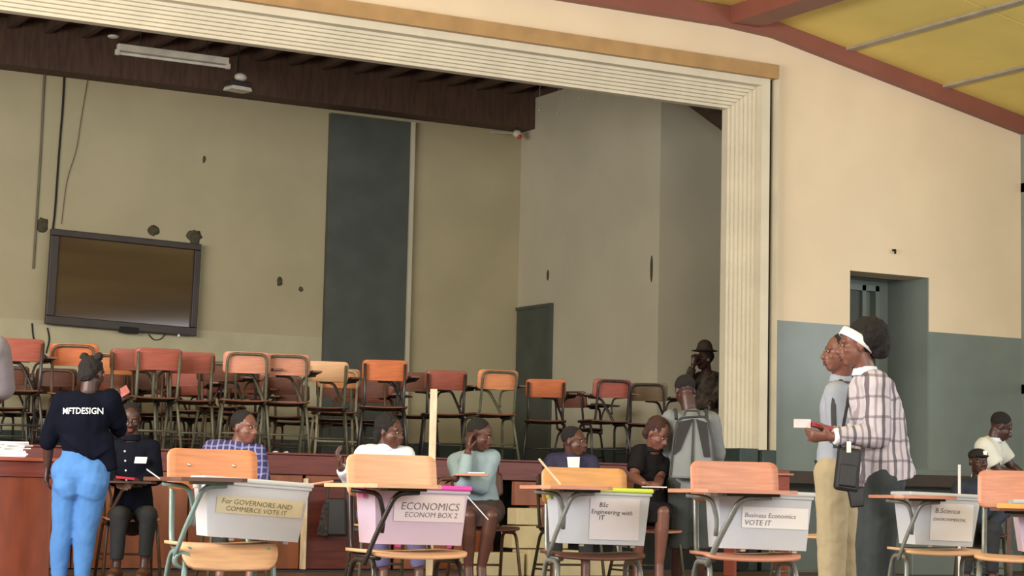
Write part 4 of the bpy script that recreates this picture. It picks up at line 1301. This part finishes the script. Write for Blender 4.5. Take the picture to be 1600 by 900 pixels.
obj('cuff', fuse(G().cap(el.lerp(wl, .84), el.lerp(wl, .97), .05, .046, ca=False, cb=False), 'cuff', .008, 1), WS, f.root)
TRG = mat('charcoal_green_trousers', (54, 62, 66), .85, amt=.15)
g = G().cap(hl, hr, .118, .118)
for (h_, k_, a_) in ((hl, kl, al), (hr, kr, ar)):
    g.cap(h_, k_, .112, .095); g.cap(k_, a_, .095, .085, cb=False)
f.cloth('trousers', g, TRG, .014)
q = f.o + P(1272, 668, -.16)
tag(cuboid('red_booklet', q + Rt * .07 + Up * .0, (Rt - Up * .22) * .085, Bk * .05, Up * .012, mat('red_cover', (158, 40, 52), .5)), 'red booklet in the hands of the plaid-shirted woman', 'booklet')
tag(cuboid('ballot_slip', q - Rt * .065 + Up * .02, Rt * .045, Bk * .02, Up * .024, mat('pale_pink_slip', (240, 214, 218), .7)), 'pale pink paper slip held in front of the red booklet', 'paper')
BAGM = mat('black_nylon', (30, 32, 36), .5, amt=.2)
q = f.o + P(1324, 736, -.26)
bg = empty('shoulder_bag', q, -YAW, 'black shoulder bag hanging at the hip of the plaid-shirted woman', 'bag')
obj('bag_body', G().prism([(-.075, -.04, -.10), (.055, -.04, -.12), (.075, -.04, .12), (-.05, -.04, .13)], (0, .08, 0)), BAGM, bg, bevel=.018)
obj('front_pocket', G().prism([(-.055, -.055, -.08), (.04, -.055, -.09), (.05, -.055, .03), (-.045, -.055, .04)], (0, .03, 0)), BAGM, bg, bevel=.008)
obj('bag_strap', G().tube(fillet([(-.04, 0, .12), (.0, .14, .26), (.05, .22, .45), (.09, .30, .5)], .1), .009), BAGM, bg)
obj('buckle', G().box((-.012, -.045, .10), (.012, -.038, .16)), BOLT, bg)
obj('hanging_flap', G().prism([(.02, -.03, -.2), (.09, -.03, -.19), (.09, -.03, -.08), (.0, -.03, -.1)], (0, .05, 0)), BAGM, bg, bevel=.008)

# --- two people at far right
f = Fig(180, 1545, 'person in white polo shirt bending over a table at far right', SK2)
P = f.P
sl, sr, nk = P(1538, 698, -.12), P(1556, 696, .16), P(1553, 688, 0)
hl, hr = P(1532, 776, -.08), P(1538, 776, .1)
f.torso(hl, hr, sl, sr, nk, .155, .13)
el, wl = P(1560, 735, -.15), P(1592, 742, -.12); er, wr = P(1580, 728, .15), P(1600, 742, .1)
f.arm(sl, el, wl); f.hand(wl, Rt, -Up); f.arm(sr, er, wr); f.hand(wr, Rt, -Up)
kl, al, kr, ar = P(1534, 838, -.08), P(1534, 897, -.08), P(1546, 838, .1), P(1546, 897, .1)
f.leg(hl, kl, al, 1, al + Rt * .2); f.leg(hr, kr, ar, 1, ar + Rt * .2)
f.head(P(1564, 667, 0), Rt * .85 - Up * .5 - Bk * .1, k=1.02, hair='short', neck=nk)
f.done()
g = f.shirt_geo(hl, hr, sl, sr, nk, .16, .135); sleeve(g, sl, el, None, 1.2); sleeve(g, sr, er, None, 1.2)
f.cloth('polo_shirt', g, mat('off_white_polo', (216, 216, 204), .8, amt=.06), .014)
g = G().cap(hl, hr, .12, .12)
for (h_, k_, a_) in ((hl, kl, al), (hr, kr, ar)): g.cap(h_, k_, .1, .08); g.cap(k_, a_, .08, .07, cb=False)
f.cloth('trousers', g, DG, .012)
obj('collar', fuse(G().cap(nk - Up * .02, nk + Up * .025, .074, .062, ca=False, cb=False), 'collar', .008, 1), WS, f.root)
q = at(1588, 744, 17.5)
tb = empty('side_table', (q.x + .35, q.y, 0), -YAW, 'dark small table at the right edge, under papers', 'table')
obj('table_top', G().box((-.42, -.25, q.z - .05), (.5, .3, q.z - .022)), W_DRK, tb, bevel=.004)
for (x, y) in ((-.38, -.2), (.45, -.2), (-.38, .25), (.45, .25)): obj('leg', G().box((x - .02, y - .02, 0), (x + .02, y + .02, q.z - .05)), W_DRK, tb)
tag(cuboid('paper_sheet', q + Vector((.05, 0, -.014)), Rt * .11, Bk * .1, Up * .006, WHITEP), 'white papers at the right edge table', 'paper')
NVJ = mat('dark_blue_jacket', (40, 48, 62), .8, amt=.2)
f = seated(190, 1530, 'seated person in dark blue jacket and black cap with white mark', SK2,
    [(1500, 762, 0), (1560, 760, 0)], [(1492, 800, -.02), (1570, 800, -.02)], [(1510, 822, -.25), (1548, 822, -.25)], [(1515, 830, .05), (1545, 830, .05)],
    [(1510, 828, -.4), (1550, 828, -.4)], [(1510, 900, -.4), (1550, 900, -.4)], (1530, 748, 0), (1529, 722, -.01), -Bk + Rt * .2, NVJ, DARKC, k=.93, hair=None)
L, fr = f.L, f.fr
o = obj('cap', fuse(G().ell(L(0, -.012, .060), .080, .098, .058, fr).ell(L(0, .085, .052), .06, .045, .010, fr), 'cap', .007, 2), BLK, f.root)
obj('cap_badge', G().obox(L(-.02, .090, .075), fr[0] * .015, fr[1] * .006, fr[2] * .022), WHITEP, o)
obj('neck_scarf', fuse(G().cap(f.P(1536, 742, -.08), f.P(1532, 752, -.12), .03, .02), 'neck_scarf', .008, 1), LB, f.root)
p_ = at(1499, 726, 12)
rod('white_rod', p_, Vector((p_.x, p_.y, 0)), .009, WHITEP, 'thin white upright rod left of the person in the black cap', 'rod')
# --- cropped person at the left edge
f = Fig(330, -35, 'person in grey sleeve cropped by the left edge of the picture', SK2)
P = f.P
sl, sr, nk = P(-62, 545), P(-8, 548), P(-35, 528)
hl, hr = P(-92, 690), P(-60, 690)
f.torso(hl, hr, sl, sr, nk, .14, .12)
er, wr = P(4, 612, .02), P(-30, 640, .2); el, wl = P(-78, 640), P(-75, 700, .05)
f.arm(sr, er, wr); f.hand(wr, -Rt, Up); f.arm(sl, el, wl); f.hand(wl, -Up, Rt)
kl, al, kr, ar = P(-92, 820), P(-92, 945, .0), P(-60, 820), P(-60, 945)
f.leg(hl, kl, al, .9, al + Bk * .2); f.leg(hr, kr, ar, .9, ar + Bk * .2)
f.head(P(-36, 490, .02), Bk, k=.95, hair='short', neck=nk)
f.done(.01)
g = f.shirt_geo(hl, hr, sl, sr, nk, .145, .125); sleeve(g, sr, P(4, 606, .02), P(5, 612, .02), 1.1); sleeve(g, sl, el, None)
f.cloth('shirt', g, mat('grey_mauve_cloth', (118, 112, 120), .85, amt=.1), .012)
g = G().cap(hl, hr, .11, .11)
for (h_, k_, a_) in ((hl, kl, al), (hr, kr, ar)): g.cap(h_, k_, .09, .07); g.cap(k_, a_, .07, .06, cb=False)
f.cloth('trousers', g, DARKC, .012)

# ================================================================== small things
def onmid(px, py, z): return at(px, py, z)
q = onY(520, 806, AY - .07)
hb = empty('black_handbag', q, -YAW, 'black patterned handbag hanging between the orange panels and the tan chair', 'bag')
BAGP = mat('black_white_patterned_cloth', (60, 52, 52), .8, c2=(20, 18, 20), scale=40)
obj('bag_body', G().prism([(-.12, -.05, -.17), (.13, -.05, -.17), (.11, -.05, .15), (-.06, -.05, .15)], (0, .1, 0)), BAGM, hb, bevel=.02)
obj('patterned_side', G().prism([(-.13, -.06, -.17), (-.03, -.06, -.17), (-.03, -.06, .12), (-.08, -.06, .12)], (0, .04, 0)), BAGP, hb, bevel=.01)
obj('handle', G().tube(fillet([(-.05, 0, .14), (-.04, .04, .30), (.09, .04, .30), (.1, 0, .14)], .06), .009), BAGM, hb)
rod('pale_stick', at(455, 761, 8.75), at(521, 752, 8.72), .0045, mat('pinkish_stick', (226, 150, 128), .5), 'thin pinkish stick resting across the leftmost ballot box lid towards the tan chair', 'stick')
rod('pale_pen', at(842, 717, 9.0), at(876, 757, 9.0), .005, POSTM, 'long pale stick leaning on the golden chair back', 'stick')
for (px_, lb) in ((431, 'small white paper scrap on the stage edge, left one'), (448, 'small white paper scrap on the stage edge, right one')):
    q = onY(px_, 704, AY + .1)
    g = G().ell((0, 0, 0), .03, .03, .018, nu=8, nv=6); g.v = [v * (1 + .5 * noise.noise(v * 60 + Vector((px_, 0, 0)))) for v in g.v]
    o = obj('paper_scrap', g, WHITEP); o.location = (q.x, q.y, SZ + .012); tag(o, lb, 'paper')
o = cuboid('white_pen', at(240, 741, 8.5), (Rt * .03 - Up * .02), Bk * .004, Up * .003, WHITEP); tag(o, 'thin white pen at the left tip of the teal chair tablet', 'pen')
